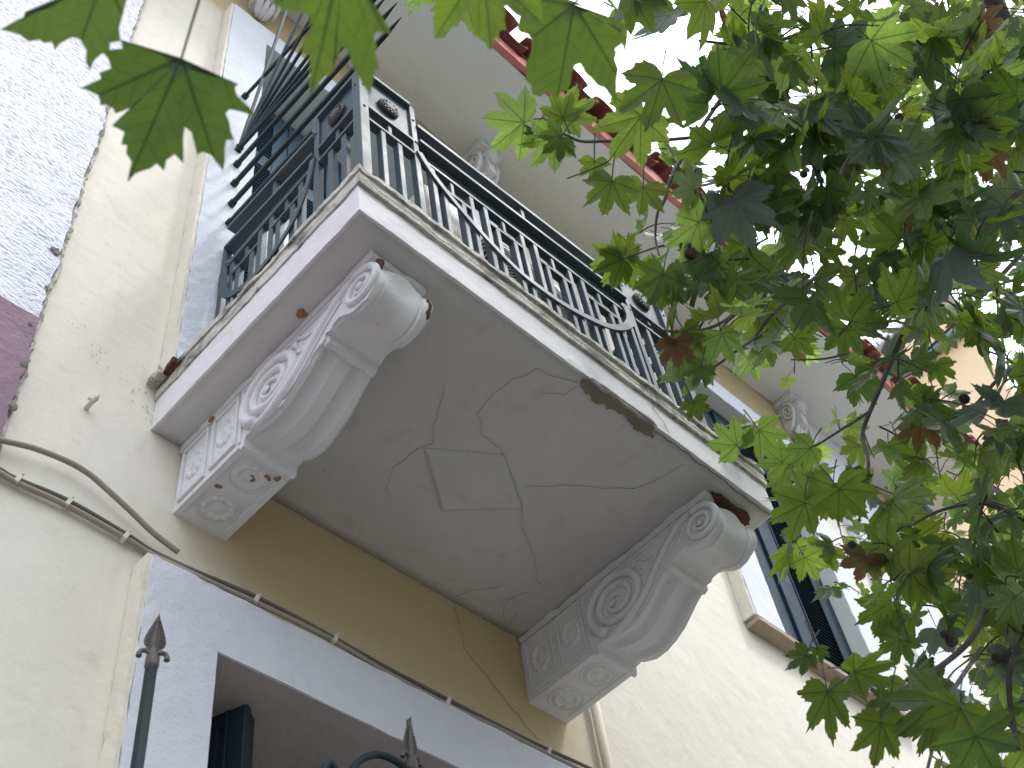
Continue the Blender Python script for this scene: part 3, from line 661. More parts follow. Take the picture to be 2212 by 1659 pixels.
# ---------------------------------------------------------------- small brackets with carved heads under the eave
def eave_bracket(x0, x1):
    xm = (x0 + x1) / 2; zt = EZ - 0.001; prof = [(-.002, -.335), (-.03, -.335), (-.035, -.30), (-.055, -.27), (-.09, -.22), (-.115, -.16), (-.125, -.10), (-.13, -.055)]
    mb = MB(); vs = []
    for y, z in prof: vs += [(x0 + .03, y, zt + z), (x1 - .03, y, zt + z)]
    for y, z in prof: vs += [(x0 + .03, -.002, zt + z), (x1 - .03, -.002, zt + z)]
    k = len(prof); fs = []
    for i in range(k - 1):
        a = 2 * i; fs += [(a, a + 1, a + 3, a + 2), (a, a + 2, 2 * k + a + 2, 2 * k + a), (a + 1, 2 * k + a + 1, 2 * k + a + 3, a + 3), (2 * k + a, 2 * k + a + 2, 2 * k + a + 3, 2 * k + a + 1)]
    fs += [(0, 2 * k, 2 * k + 1, 1), (2 * k - 2, 2 * k - 1, 4 * k - 1, 4 * k - 2)]
    mb.add(vs, fs); br = mb.build('eave_bracket', 'corbel', house)
    link('abacus', rough_box(x0 - .005, x1 + .005, -.172, -.002, zt - .055, zt - .001, step=.03, amp=.003, freq=14), 'corbel', br)
    link('rib', MB().box(x0 + .065, x1 - .065, -.145, -.01, zt - .30, zt - .13).mesh('rib'), 'corbel', br)
    for s_, xx in ((-1, x0 + .018), (1, x1 - .018)):
        vm = MB(); sp = []; rd = []
        for i in range(34):
            f = i / 33; a = math.radians(80) + s_ * 0 + f * 4.2 * math.pi; r = .055 * (1 - f) + .006
            sp.append((xx, -.075 + math.cos(a) * r * .9, zt - .15 + math.sin(a) * r * 1.4)); rd.append(.014 - .006 * f)
        vm.tube(sp, rd, 8); vm.tube([(xx, -.11, zt - .09), (xx, -.125, zt - .16), (xx, -.105, zt - .24), (xx, -.065, zt - .31), (xx, -.03, zt - .34)], [.013, .015, .015, .013, .010], 8)
        vm.build('volute', 'corbel', br, smooth=True)
    # carved head
    bm = bmesh.new(); bmesh.ops.create_icosphere(bm, subdivisions=4, radius=1.0)
    for v in bm.verts:
        x, y, z = v.co
        n = 0
        if y < 0:
            n += 0.30 * math.exp(-((x / .13) ** 2 + ((z + .05) / .22) ** 2)) * (1.0 if z < .12 else .6)       # nose
            n -= 0.20 * (math.exp(-(((x - .33) / .17) ** 2 + ((z - .12) / .12) ** 2)) + math.exp(-(((x + .33) / .17) ** 2 + ((z - .12) / .12) ** 2)))
            n -= 0.09 * math.exp(-((x / .22) ** 2 + ((z + .47) / .04) ** 2)); n += 0.08 * math.exp(-((x / .2) ** 2 + ((z + .40) / .06) ** 2)) + 0.08 * math.exp(-((x / .2) ** 2 + ((z + .56) / .06) ** 2))
            n += 0.12 * math.exp(-((x / .25) ** 2 + ((z + .85) / .15) ** 2))
        hair = max(0, (z - .45)) + max(0, abs(x) - .72)
        n += 0.22 * hair * (1 + math.sin(x * 14 + z * 17) * .5) + (.12 if hair > .12 else 0)
        v.co = Vector((x * .82, y - n if y < 0 else y, z * 1.05)) + (Vector((x, y, z)) * n if hair > 0 else Vector())
        v.co = Vector((v.co.x * .048 + xm, v.co.y * .048 - .145, v.co.z * .055 + zt - .105))
    me = bpy.data.meshes.new('carved_head'); bm.to_mesh(me); bm.free(); me.polygons.foreach_set('use_smooth', [True] * len(me.polygons)); link('carved_head', me, 'corbel', br)
    ft = MB()
    for s_ in (-.035, 0.0, .035): ft.tube([(xm + s_, -.10, zt - .30), (xm + s_ * 1.1, -.075, zt - .335), (xm + s_ * .8, -.04, zt - .375), (xm + s_ * .5, -.02, zt - .40)], [.012, .02, .018, .006], 8)
    for s_ in (-1, 1): ft.tube([(xm + s_ * .02, -.165, zt - .165), (xm + s_ * .01, -.168, zt - .185), (xm, -.165, zt - .20)], [.006, .010, .004], 6)
    ft.build('acanthus_leaf', 'corbel', br, smooth=True)
for a in (0.10, 1.77, 3.24, 4.955, 6.45): eave_bracket(a, a + .185)

# ---------------------------------------------------------------- pipe, cables, hook
def V3(l, y): return [(x, y, z) for x, z in l]
def smooth_line(pts, k=6):
    P_ = [Vector(p) for p in pts]; out_ = []
    for i in range(len(P_) - 1):
        p0, p1, p2, p3 = P_[max(0, i - 1)], P_[i], P_[i + 1], P_[min(len(P_) - 1, i + 2)]
        for j in range(k):
            t = j / k; out_.append(0.5 * ((2 * p1) + (p2 - p0) * t + (2 * p0 - 5 * p1 + 4 * p2 - p3) * t * t + (3 * p1 - p0 - 3 * p2 + p3) * t ** 3))
    out_.append(P_[-1]); return out_
def wallpts(pix, y): return [at_plane(px, py, 1, y) for px, py in pix]
c1 = MB(); c1.tube(smooth_line(wallpts([(-60, 930), (0, 950), (70, 967), (140, 994), (190, 1022), (232, 1058), (280, 1102), (330, 1150), (385, 1193)], -.032)), .0085, 10)
tag(c1.build('cable', 'cable', smooth=True), 'thick beige cable sloping down the left wall to the door surround corner', 'cable', 'cables on the facade')
low = [(-60, 990), (0, 1018), (35, 1037), (145, 1087), (270, 1160), (330, 1196), (420, 1245), (480, 1272), (550, 1305), (640, 1350), (720, 1390), (840, 1458), (960, 1525), (1080, 1582), (1180, 1630), (1300, 1690), (1500, 1790)]
def lowpts(dy, amp, ph, yl): return [at_plane(x, y + dy + amp * math.sin(x * .017 + ph) - (9 if x > 335 else 0), 1, yl if x < 335 else -.074) for x, y in low]
c2 = MB(); c2.tube(smooth_line(lowpts(4, 2, 0, -.018)), .0082, 8)
cbl = tag(c2.build('cable', 'cable', smooth=True), 'pale lower cable of the clipped pair running along the top edge of the door surround', 'cable', 'cables on the facade')
c3 = MB(); c3.tube(smooth_line(lowpts(-6, 3, 1, -.016)), .0066, 8)
tag(c3.build('cable', 'cable_dark', smooth=True), 'darker upper cable of the clipped pair running along the top edge of the door surround', 'cable', 'cables on the facade')
for (px, py) in ((37, 1037), (146, 1087), (270, 1160), (552, 1305), (722, 1391), (966, 1527), (1184, 1632)):
    p = at_plane(px, py - (9 if px > 335 else 0), 1, -.02 if px < 335 else -.076); k = MB(); k.box(-.008, .008, -.012, .018, -.017, .020); k.tube([(0, -.005, .022), (0.002, -.016, .028)], .004, 8)
    o = k.build('clip', 'clip', cbl, bevel=.003); o.location = p; o.scale = (.8, .8, .8); o.rotation_euler = (0, .35, random.uniform(-.1, .1))
pp = MB(); pp.tube([(1.915, -.028, -.02), (1.915, -.028, -.6), (1.92, -.028, GZ)], .018, 14)
pipe = tag(pp.build('drain_pipe', 'bead', smooth=True), 'cream painted pipe dropping down the wall below the right corbel', 'pipe')
for z in (-.55, -1.6, -2.8): MB().box(1.885, 1.947, -.055, -.004, z, z + .022).build('bracket', 'bead', pipe, bevel=.003)
hk = MB(); hp = at_plane(190, 878, 1, -.01); hk.tube([hp + Vector((0, .012, 0)), hp + Vector((0, -.02, 0)), hp + Vector((.004, -.036, .004)), hp + Vector((.004, -.040, .020))], [.008, .008, .008, .007], 8)
hk.tube([hp + Vector((-.012, -.018, .012)), hp + Vector((.010, -.022, .014))], .006, 8)
tag(hk.build('wall_hook', 'clip', smooth=True), 'small bent metal hook sticking out of the cream wall left of the balcony', 'hook')

# ---------------------------------------------------------------- neighbouring house on the left
nb = empty('neighbouring_house', (-3.5, 0, GZ), 'white roughcast neighbouring house with a purple painted lower band at the left edge', 'house')
def nb_edge(z): return -.432 + .012 * noise.noise(Vector((0, 3, z * 5))) + .010 * noise.noise(Vector((7, 3, z * 19))) + .006 * noise.noise(Vector((1, 9, z * 60)))
def nb_band(z0, z1, wavy_top, wavy_bot, mat, name, y, xr=0.0):
    nz = int((z1 - z0) / .03); nx = 40; vs = []; fs = []
    for k in range(nz + 1):
        for i in range(nx + 1):
            f = i / nx; z = z0 + (z1 - z0) * k / nz; xe = nb_edge(z) + xr; x = -7 + (xe + 7) * (1 - (1 - f) ** 2.5)
            zz = z
            if k == 0 and wavy_bot: zz += .02 * noise.noise(Vector((x * 14, 0, 0)))
            if k == nz and wavy_top: zz += .02 * noise.noise(Vector((x * 14, 0, 0))) + .006 * noise.noise(Vector((x * 60, 0, 0)))
            yy = y + .006 * noise.noise(Vector((x * 9, z * 9, 2))) + (.004 if i == nx else 0)
            vs.append((x, yy, zz))
    for k in range(nz):
        for i in range(nx): a = k * (nx + 1) + i; fs.append((a, a + 1, a + nx + 2, a + nx + 1))
    b = len(vs)
    for k in range(nz + 1): v = vs[k * (nx + 1) + nx]; vs.append((v[0] + .004, 0.30, v[2]))
    for k in range(nz): a = k * (nx + 1) + nx; fs.append((a, b + k, b + k + 1, a + nx + 1))
    mb = MB(); mb.add(vs, fs); return mb.build(name, mat, nb)
nb_band(0.168, 6.0, False, True, 'roughcast', 'wall', -.030)
nb_band(GZ, 0.170, True, False, 'purple', 'painted_band', -.034, .002)
MB().box(-7, -.47, -.018, 8, GZ, 5.98).build('wall', 'roughcast', nb)
# crumbling mortar down the seam
sm = MB(); pts_ = []; z = -.60
while z < 5.5: pts_.append((nb_edge(z) + .010, -.010 + .006 * noise.noise(Vector((z * 30, 0, 0))), z)); z += .014
sm.tube(pts_, [.008 + .007 * max(-.5, noise.noise(Vector((p[2] * 22, 5, 0)))) for p in pts_], 7); sm.build('mortar_seam', 'grime', nb)
for (px, py, r) in ((216, 290, .008), (122, 541, .013), (66, 700, .008), (52, 785, .011), (26, 876, .012), (100, 620, .006)):
    p = at_plane(px, py, 1, -.035); blob('chipped_spot', 'concrete', p, r, nb, (1, .35, 1.2), 50, .9)

rs = random.Random(5); spk = MB()
for k in range(46):
    f = rs.random(); x = -.31 + .38 * f + rs.gauss(0, .02); z = .29 - .27 * f + rs.gauss(0, .022); l_ = rs.uniform(.002, .008); h_ = rs.uniform(.001, .0022)
    spk.add([(x - l_, -.0035, z + .002), (x, -.0038, z - h_), (x + l_, -.0035, z - .003), (x, -.0038, z + h_)], [(0, 1, 2, 3)])
spk.build('paint_flaking', 'crack', house)
# ---------------------------------------------------------------- building seen far right through the leaves
fb = empty('far_building', (11, 2, GZ), 'peach coloured building seen through the leaves beyond the red eave', 'building')
MB().box(9.0, 9.3, -.93, 5, GZ, 8.45).build('wall', 'peach', fb, bevel=.01)
MB().box(8.9, 9.4, -1.0, 5.1, 8.455, 8.55).build('roof', 'white', fb, bevel=.02)
gp = [at_plane(2068, 712, 0, 8.93), at_plane(1950, 806, 0, 8.93)]
MB().tube([(8.93, -.93, gp[0].z), (8.93, 4.9, gp[0].z)], .07, 12).build('gutter', 'pipe_blue', fb, smooth=True)

# ---------------------------------------------------------------- iron railing
rl = empty('balcony_railing', (0.93, -.5, 0.24), 'blue grey wrought iron balcony railing with meander bars, round medallions and sweeping curved bars', 'railing')
YF = lambda x: -.905 - .019 * (x - .1)                # front run
XS = lambda y: .108 - .03 * (-(y + .905)) * -1        # side run: .108 at the corner, .133 at the wall
XS = lambda y: .108 + (y + .905) * .030
YF = lambda x: -.905 - .019 * (x - .108)
ZB = 0.235
def fpt(x, z, off=0): return Vector((x, YF(x) - off, z))
def spt(y, z, off=0): return Vector((XS(y) - off, y, z))
X_C0, X_P2, X_P4, X_C1 = .108, .347, 1.445, 1.69
Y_P3, Y_W = -.668, -.088
def add(name, mb, parent=rl, mat='iron', bev=.0025): return mb.build(name, mat, parent, bevel=bev)
# posts
for p, hgt, w_ in ((fpt(X_C0, 0), 1.265, .040), (fpt(X_P2, 0), 1.305, .026), (fpt(X_P4, 0), 1.255, .026), (fpt(X_C1, 0), 1.255, .038), (spt(Y_P3, 0), 1.265, .026), (spt(Y_W - .012, 0), 1.12, .026)):
    mb = MB(); mb.box(p.x - w_ / 2, p.x + w_ / 2, p.y - w_ / 2, p.y + w_ / 2, ZB, hgt)
    if hgt > 1.2: mb.tube([(p.x - w_ * .5 - .004, p.y, hgt - .12), (p.x + w_ * .5 + .004, p.y, hgt - .12)], .006, 8); mb.tube([(p.x, p.y - w_ * .5 - .004, hgt - .12), (p.x, p.y - w_ * .5 + .004, hgt - .12)], .006, 8); mb.tube([(p.x, p.y - w_ * .5 - .004, hgt - .30), (p.x, p.y - w_ * .5 + .004, hgt - .30)], .006, 8)
    add('post', mb)
add('post', MB().box(X_C1 - .013, X_C1 + .013, -.115, -.089, ZB, 1.12))
TH = .022
def rail(a, b, w=.030, h=.014, name='rail'): add(name, MB().bar(a, b, w * 1.25, h * 1.6))
def picket(p, z1, name='picket'): add(name, MB().box(p.x - .011, p.x + .011, p.y - .013, p.y + .013, ZB, z1))
def slopez(y, z): return z + .12 * (y + .905) * 1.0       # side rails fall slightly towards the street
# front main panel
a, b = X_P2 + .013, X_P4 - .013
ZA, ZBr, Z1, Z2 = 1.150, 1.022, .900, .792
rail(fpt(a, ZA), fpt(b, ZA), .034, .016, 'handrail'); rail(fpt(a, ZBr), fpt(b, ZBr), .040, .014, 'handrail')
add('stub', MB().box(.888 - .010, .888 + .010, YF(.888) - .012, YF(.888) + .012, ZBr + .008, ZA - .009))
rail(fpt(a, Z1), fpt(b, Z1), .024, .012); 
# plate under the handrail with small windows
def pierced(p0, p1, z0, z1, wins, name='pierced_plate'):
    mb = MB(); d = (p1 - p0); t = Vector((0, .006, 0)) if abs(d.x) > abs(d.y) else Vector((.006, 0, 0)); l = d.length; u = d / l; cur = 0.0
    def slab_(s0, s1, za, zb):
        A = p0 + u * s0; B = p0 + u * s1; vs = [A + t * k + Vector((0, 0, z)) for k in (-.5, .5) for z in (za, zb)] + [B + t * k + Vector((0, 0, z)) for k in (-.5, .5) for z in (za, zb)]
        mb.add(vs, [(0, 1, 3, 2), (4, 6, 7, 5), (0, 4, 5, 1), (2, 3, 7, 6), (0, 2, 6, 4), (1, 5, 7, 3)])
    for s0, s1 in wins:
        if s0 > cur: slab_(cur, s0, z0, z1)
        slab_(s0, s1, z0 + (z1 - z0) * .70, z1); cur = s1
    if cur < l: slab_(cur, l, z0, z1)
    return add(name, mb, bev=0)
wins = []; s_ = .05
while s_ < b - a - .06: wins.append((s_, s_ + .046)); s_ += .0827
pierced(fpt(a, 0, -.010), fpt(b, 0, -.010), Z1 + .007, ZBr - .008, wins)
per = .248; pk = []
x = .417
tall = []; 
while x < 1.42: tall += [x]; x += per
tall2 = [t + .068 - per for t in tall[1:]] + [tall[-1] + .0 - 0]
TALL = [.417, .597, .665, .845, .913, 1.093, 1.161, 1.341, 1.409]
for t in TALL: picket(fpt(t, 0), Z1 - .007)
for t0, t1 in ((.417, .597), (.665, .845), (.913, 1.093), (1.161, 1.341)):
    rail(fpt(t0 + .009, Z2), fpt(t1 - .009, Z2), .022, .012)
    picket(fpt(t0 + .047, 0), Z2 - .007); picket(fpt(t1 - .047, 0), Z2 - .007)
    m_ = (t0 + t1) / 2; add('stub', MB().box(m_ - .0085, m_ + .0085, YF(m_) - .0105, YF(m_) + .0105, Z2 + .0065, Z1 - .0065))
arc = [(.352, .925), (.40, .835), (.484, .742), (.602, .645), (.75, .562), (.86, .545), (.99, .553), (1.12, .59), (1.24, .645), (1.33, .72), (1.395, .81), (1.415, .88), (1.40, .925), (1.375, .915)]
def arcbar(pts, fn, off, tip=True):
    L_ = smooth_line([(p[0], 0, p[1]) for p in pts], 6); o1, o2 = [], []
    for i, v in enumerate(L_):
        d = (L_[min(i + 1, len(L_) - 1)] - L_[max(0, i - 1)]).normalized(); n_ = Vector((-d.z, 0, d.x)); f = i / (len(L_) - 1)
        wd = .014 + .012 * math.exp(-((f - .86) / .12) ** 2); wd *= (1 - max(0, (f - .93) / .07) * .8)
        q1, q2 = v + n_ * wd, v - n_ * wd; o1.append(fn(q1.x, q1.z, off)); o2.append(fn(q2.x, q2.z, off))
    return o1, o2
o1, o2 = arcbar(arc, fpt, .0145); mb = MB(); mb.ribbon_strip(o1, o2, (0, -.007, 0)); add('curved_bar', mb, bev=.001)
# corner panels with medallions
def medallion(c, nrm, parent):
    n = Vector(nrm); mb = MB(); mb.tube([c, c + n * .012, c + n * .018], [.046, .046, .040], 28); mb.tube([c + n * .018, c + n * .022], [.026, .020], 20)
    for k in range(12):
        a = k * math.pi / 6; u = Vector((0, 0, 1)); v = n.cross(u); q = c + n * .0185 + u * math.cos(a) * .032 + v * math.sin(a) * .032; mb.tube([q, q + n * .003], .005, 6)
    return mb.build('medallion', 'disc', parent, smooth=False)
def corner_panel(fn, s0, s1, nrm, front):
    Zt, Zb = (1.292, 1.005) ; z1, z2 = .995, .905
    mb = MB(); A = fn(s0, 0); B = fn(s1, 0)
    q = lambda s, z0, z1_, t=.004: None
    rail(fn(s0, 1.285 if front else 1.245), fn(s1, 1.295 if front else 1.255), .036, .016, 'handrail')
    p0, p1 = fn(s0, 0), fn(s1, 0); t = Vector(nrm) * .002
    zt = 1.276 if front else 1.236
    vs = [p + t * k + Vector((0, 0, z)) for p in (p0, p1) for k in (-1, 1) for z in (1.005, zt)]
    add('medallion_plate', MB().add(vs, [(0, 1, 3, 2), (4, 6, 7, 5), (0, 4, 5, 1), (2, 3, 7, 6), (0, 2, 6, 4), (1, 5, 7, 3)]), bev=0)
    rail(fn(s0, 1.0), fn(s1, 1.0), .028, .012); rail(fn(s0, .900), fn(s1, .900), .026, .012)
    sm_ = (s0 + s1) / 2; medallion(fn(sm_, 1.13 if front else 1.115) + Vector(nrm) * .0025, nrm, rl)
    c = fn(sm_, 0); add('stub', MB().box(c.x - .009, c.x + .009, c.y - .009, c.y + .009, .9065, .9935))
    for f in (.32, .68): picket(fn(s0 + (s1 - s0) * f, 0), .8935)
corner_panel(fpt, X_C0 + .02, X_P2 - .013, (0, -1, 0), True)
corner_panel(fpt, X_P4 + .013, X_C1 - .019, (0, -1, 0), True)
corner_panel(spt, -.885, Y_P3 - .013, (-1, 0, 0), False)
# left side main panel
a, b = Y_P3 + .013, Y_W - .024
rail(spt(a, 1.150), spt(b, 1.225), .034, .016, 'handrail'); rail(spt(a, .990), spt(b, 1.07), .040, .014, 'handrail')
add('stub', MB().bar(spt(-.405, 1.040), spt(-.405, 1.178), .018, .022, up=(0, 1, 0)))
rail(spt(a, .915), spt(b, .925), .024, .012)
wins = []; s_ = .05
while s_ < b - a - .05: wins.append((s_, s_ + .046)); s_ += .0827
pierced(spt(a, 0), spt(b, 0), .925, .985, wins)
YT = [-.575, -.403, -.336, -.160]
for y in YT: picket(spt(y, 0), .912)
for y0, y1 in ((-.575, -.403), (-.336, -.160)):
    rail(spt(y0 + .009, .822), spt(y1 - .009, .822), .022, .012); picket(spt(y0 + .045, 0), .815); picket(spt(y1 - .045, 0), .815)
    m_ = (y0 + y1) / 2; c = spt(m_, 0); add('stub', MB().box(c.x - .0085, c.x + .0085, c.y - .0085, c.y + .0085, .8285, .9085))
sarc = [(-.655, .955), (-.640, .86), (-.615, .77), (-.575, .69), (-.515, .635), (-.44, .600), (-.36, .590), (-.27, .605), (-.195, .65), (-.145, .72), (-.125, .80), (-.120, .88), (-.128, .915)]
o1, o2 = arcbar(sarc, lambda s, z, off: spt(s, z, off), .0145); mb = MB(); mb.ribbon_strip(o1, o2, (-.007, 0, 0)); add('curved_bar', mb, bev=.001)
# right side run
for z, wd in ((1.15, .034), (1.022, .04), (.90, .024), (.792, .022)): rail(Vector((X_C1, -.91, z)), Vector((X_C1, -.116, z)), wd, .014, 'handrail' if z > 1 else 'rail')
y = -.85
while y < -.15: picket(Vector((X_C1, y, 0)), .893); y += .075

# ---------------------------------------------------------------- anti-climb fan of bars
fan = empty('spike_fan', (0.135, -.09, 1.3), 'fan of pointed dark iron bars fixed to the wall above the railing', 'security bars')
def fbar(a, b, w=.0175, mat='iron_old', tip=True):
    a = Vector(a); b = Vector(b); d = (b - a).normalized(); mb = MB(); mb.bar(a, b, w, w, up=(1, 0, .2))
    r = d.cross(Vector((1, 0, .2))).normalized(); u = r.cross(d).normalized(); h = w / 2
    if tip: mb.add([b + r * h + u * h, b - r * h + u * h, b - r * h - u * h, b + r * h - u * h, b + d * .11], [(0, 1, 4), (1, 2, 4), (2, 3, 4), (3, 0, 4), (3, 2, 1, 0)])
    mb.tube([a - d * .012, a + d * .02], .016, 8)
    mb.build('bar', mat, fan, bevel=.002)
F = lambda y, z0: (.130 + (y + .09) * .024, y, z0 + .12 * (y + .09))
for z0, y1 in ((1.310, -.63), (1.466, -1.06), (1.638, -1.05), (1.809, -1.0)): fbar(F(-.085, z0), F(y1, z0), tip=z0 > 1.4)
o_ = Vector((.130, -.088, 1.955))
for (y, z), ln in (((-.378, 3.003), 1.25), ((-.512, 2.706), 1.15), ((-.586, 2.51), 1.05), ((-.512, 2.229), 1.0), ((-.574, 2.082), .98), ((-.588, 1.984), .96), ((-.60, 1.90), .94)):
    d = (Vector((.125, y, z)) - o_).normalized(); fbar(o_, o_ + d * ln, .0135 if z > 2 else .015, 'iron' if z > 2.6 else 'iron_old')
fbar((.128, -.085, 2.50), (.13, -.62, 2.43), .014, tip=False)

# ---------------------------------------------------------------- air conditioner behind the railing
ac = empty('air_conditioner', (.95, -.66, .25), 'beige air conditioning unit with a black round fan grille standing behind the front railing', 'air conditioner')
cab = MB().box(.50, 1.40, -.80, -.50, .285, 1.07).build('cabinet', 'ac', ac, bevel=.012)
MB().box(.60, .70, -.78, -.52, .236, .284).box(1.22, 1.32, -.78, -.52, .236, .284).build('foot', 'ac', ac, bevel=.003)
MB().tube([(1.0, -.801, .70), (1.0, -.8025, .70)], .335, 40).build('fan_opening', 'dark', ac)
gr = MB()
for r in [.03 + i * .0165 for i in range(19)]: gr.tube([(1.0 + math.cos(t) * r, -.816, .70 + math.sin(t) * r) for t in [2 * math.pi * i / 48 for i in range(49)]], .0022, 5, cap=False)
for k in range(8): t = k * math.pi / 4; gr.tube([(1.0 + math.cos(t) * .02, -.812, .70 + math.sin(t) * .02), (1.0 + math.cos(t) * .335, -.812, .70 + math.sin(t) * .335)], .003, 5)
gr.build('grille', 'clip', ac)
co_ = MB()
for i in range(26): co_.box(1.345 + 0, 1.39, -.8045, -.801, .33 + i * .024, .342 + i * .024)
co_.build('vent_slot', 'dark', ac)

# ---------------------------------------------------------------- gate with spear finials in front of the door
gt = empty('iron_gate', (.6, -.3, GZ), 'iron gate with spear headed bars and a curved hoop in front of the lower door', 'gate')
def spear(x, ztip, rot, s=1.0):
    mb = MB(); y = -.3
    R_ = Matrix.Rotation(rot, 3, 'Z')
    def W_(p): return Vector((x, y, ztip)) + R_ @ (Vector(p) * s)
    # leaf-shaped blade with a raised mid rib
    prof = [(0, 0), (-.014, .0045), (-.032, .0105), (-.052, .0175), (-.072, .0235), (-.086, .0255), (-.098, .0235), (-.107, .016), (-.112, .008)]
    k = len(prof); vs = []; fs = []
    for z, w_ in prof: vs += [W_((-w_, 0, z)), W_((-w_ * .3, -.0035, z)), W_((0, -.0075 - .002, z)), W_((w_ * .3, -.0035, z)), W_((w_, 0, z)), W_((w_ * .3, .0035, z)), W_((0, .0095, z)), W_((-w_ * .3, .0035, z))]
    for i in range(k - 1):
        for j in range(8): a = i * 8; fs.append((a + j, a + (j + 1) % 8, a + 8 + (j + 1) % 8, a + 8 + j))
    fs.append(tuple(range(8))); fs.append(tuple((k - 1) * 8 + j for j in range(7, -1, -1)))
    mb.add(vs, fs)
    for sg in (-1, 1):
        for i in range(9):
            z = -.028 - i * .0088; w_ = np.interp(-z, [0, .014, .032, .052, .072, .086, .098, .107], [0, .0045, .0105, .0175, .0235, .0255, .0235, .016])
            mb.tube([W_((sg * w_ * .38, -.0042, z - .003)), W_((sg * w_ * .62, -.0048, z + .002)), W_((sg * w_ * .86, -.003, z))], .0013 * s, 5)
    mb.tube([W_((0, 0, -.105)), W_((0, 0, -.118)), W_((0, 0, -.135))], [.0085 * s, .0095 * s, .0115 * s], 12)
    for sg in (-1, 1): mb.tube([W_((sg * q, 0, z)) for q, z in ((.002, -.128), (.010, -.119), (.019, -.1145), (.027, -.117), (.031, -.125), (.031, -.134))], [.007 * s, .0065 * s, .006 * s, .0058 * s, .0062 * s, .0070 * s], 10)
    mb.tube([W_((0, 0, -.134)), W_((0, 0, -.158))], .0165 * s, 8); mb.tube([W_((0, 0, -.158)), W_((0, 0, -.166))], [.0165 * s, .012 * s], 8)
    mb.build('finial', 'bronze', gt, smooth=False)
    q = W_((0, 0, -.16)); MB().box(q.x - .0105, q.x + .0105, q.y - .0105, q.y + .0105, GZ + .1, q.z).build('bar', 'iron_old', gt, bevel=.002)
spear(-.046, -1.008, -.38); spear(.722, -.953, .08, 1.02)
hp_ = smooth_line([(.46, -.3, -1.55), (.50, -.3, -1.28), (.53, -.3, -1.191), (.562, -.3, -1.149), (.604, -.3, -1.12), (.651, -.3, -1.11), (.70, -.3, -1.119), (.745, -.3, -1.15), (.785, -.3, -1.21), (.82, -.3, -1.32), (.84, -.3, -1.55)], 5)
MB().tube(hp_, .0095, 10).build('hoop', 'iron_old', gt, smooth=True)
MB().tube(smooth_line([(.43, -.3, -1.5), (.437, -.3, -1.26), (.451, -.3, -1.213), (.466, -.3, -1.208), (.48, -.3, -1.24), (.47, -.3, -1.27)], 5), .0095, 10).build('hoop', 'iron_old', gt, smooth=True)
MB().box(-.15, 1.75, -.312, -.288, -1.60, -1.565).box(-.15, 1.75, -.312, -.288, GZ + .12, GZ + .155).build('rail', 'iron_old', gt, bevel=.002)
for x in [.08 + i * .128 for i in range(13)]:
    if abs(x - .722) > .05: MB().box(x - .009, x + .009, -.309, -.291, GZ + .156, -1.60).build('bar', 'iron_old', gt, bevel=.002)
for x in (-.10, 1.70): MB().box(x - .02, x + .02, -.32, -.28, GZ, -1.50).build('post', 'iron_old', gt, bevel=.003)

# ---------------------------------------------------------------- plane tree
tree = empty('plane_tree', (4.6, -5.6, GZ), 'broad plane tree whose leafy branches with round seed balls hang in front of the house', 'tree')
def scallop(tips):
    """(angle, radius, kind) tips and sinuses joined by concave arcs"""
    out_ = []
    for (a0, r0, k0), (a1, r1, k1) in zip(tips[:-1], tips[1:]):
        out_.append((a0, r0)); dip = .055 if (k0 == k1 == 't') else .035
        for t in (.3, .62): out_.append((a0 + (a1 - a0) * t, r0 + (r1 - r0) * t - dip * math.sin(math.pi * t)))
    out_.append(tips[-1][:2]); return out_
HALF = scallop([(0, 1.0, 't'), (7, .88, 't'), (13.5, .80, 't'), (22.5, .52, 's'), (30, .73, 't'), (36, .86, 't'), (43, 1.0, 't'), (51, .85, 't'), (59, .76, 't'), (67, .52, 's'), (76, .68, 't'), (82, .76, 't'), (89, .88, 't'), (98, .70, 't'), (108, .66, 't'), (122, .54, 't'), (134, .38, 's'), (155, .15, 's'), (172, .05, 's')])
def outline(half, rs):
    pts_ = []
    for sgn in (1, -1):
        seq = half if sgn == 1 else half[1:][::-1]
        for a, r in seq:
            aa = math.radians(a * sgn + rs.uniform(-1.2, 1.2)); rr = r * rs.uniform(.93, 1.05); pts_.append((math.sin(aa) * rr, math.cos(aa) * rr))
    return pts_
def leaf_template(half, seed, rings=(0.0, .35, .68, 1.0)):
    rs = random.Random(seed); ol = outline(half, rs); n = len(ol)
    v = [(0.0, 0.0)]
    for f in rings[1:]:
        for x, y in ol: v.append((x * f, y * f))
    tri = [(0, 1 + i, 1 + (i + 1) % n) for i in range(n)]
    for k in range(len(rings) - 2):
        for i in range(n):
            a = 1 + k * n + i; b = 1 + k * n + (i + 1) % n; tri += [(a, a + n, b + n), (a, b + n, b)]
    return np.array(v), np.array(tri)
TPL = [leaf_template(HALF, s) for s in range(5)]
LOWH = [(0, 1.0), (10, .84), (23, .62), (32, .76), (42, .98), (55, .80), (68, .60), (88, .82), (105, .64), (126, .52), (160, .12)]
TPLLOW = [leaf_template(LOWH, s, (0, .55, 1.0)) for s in range(4)]
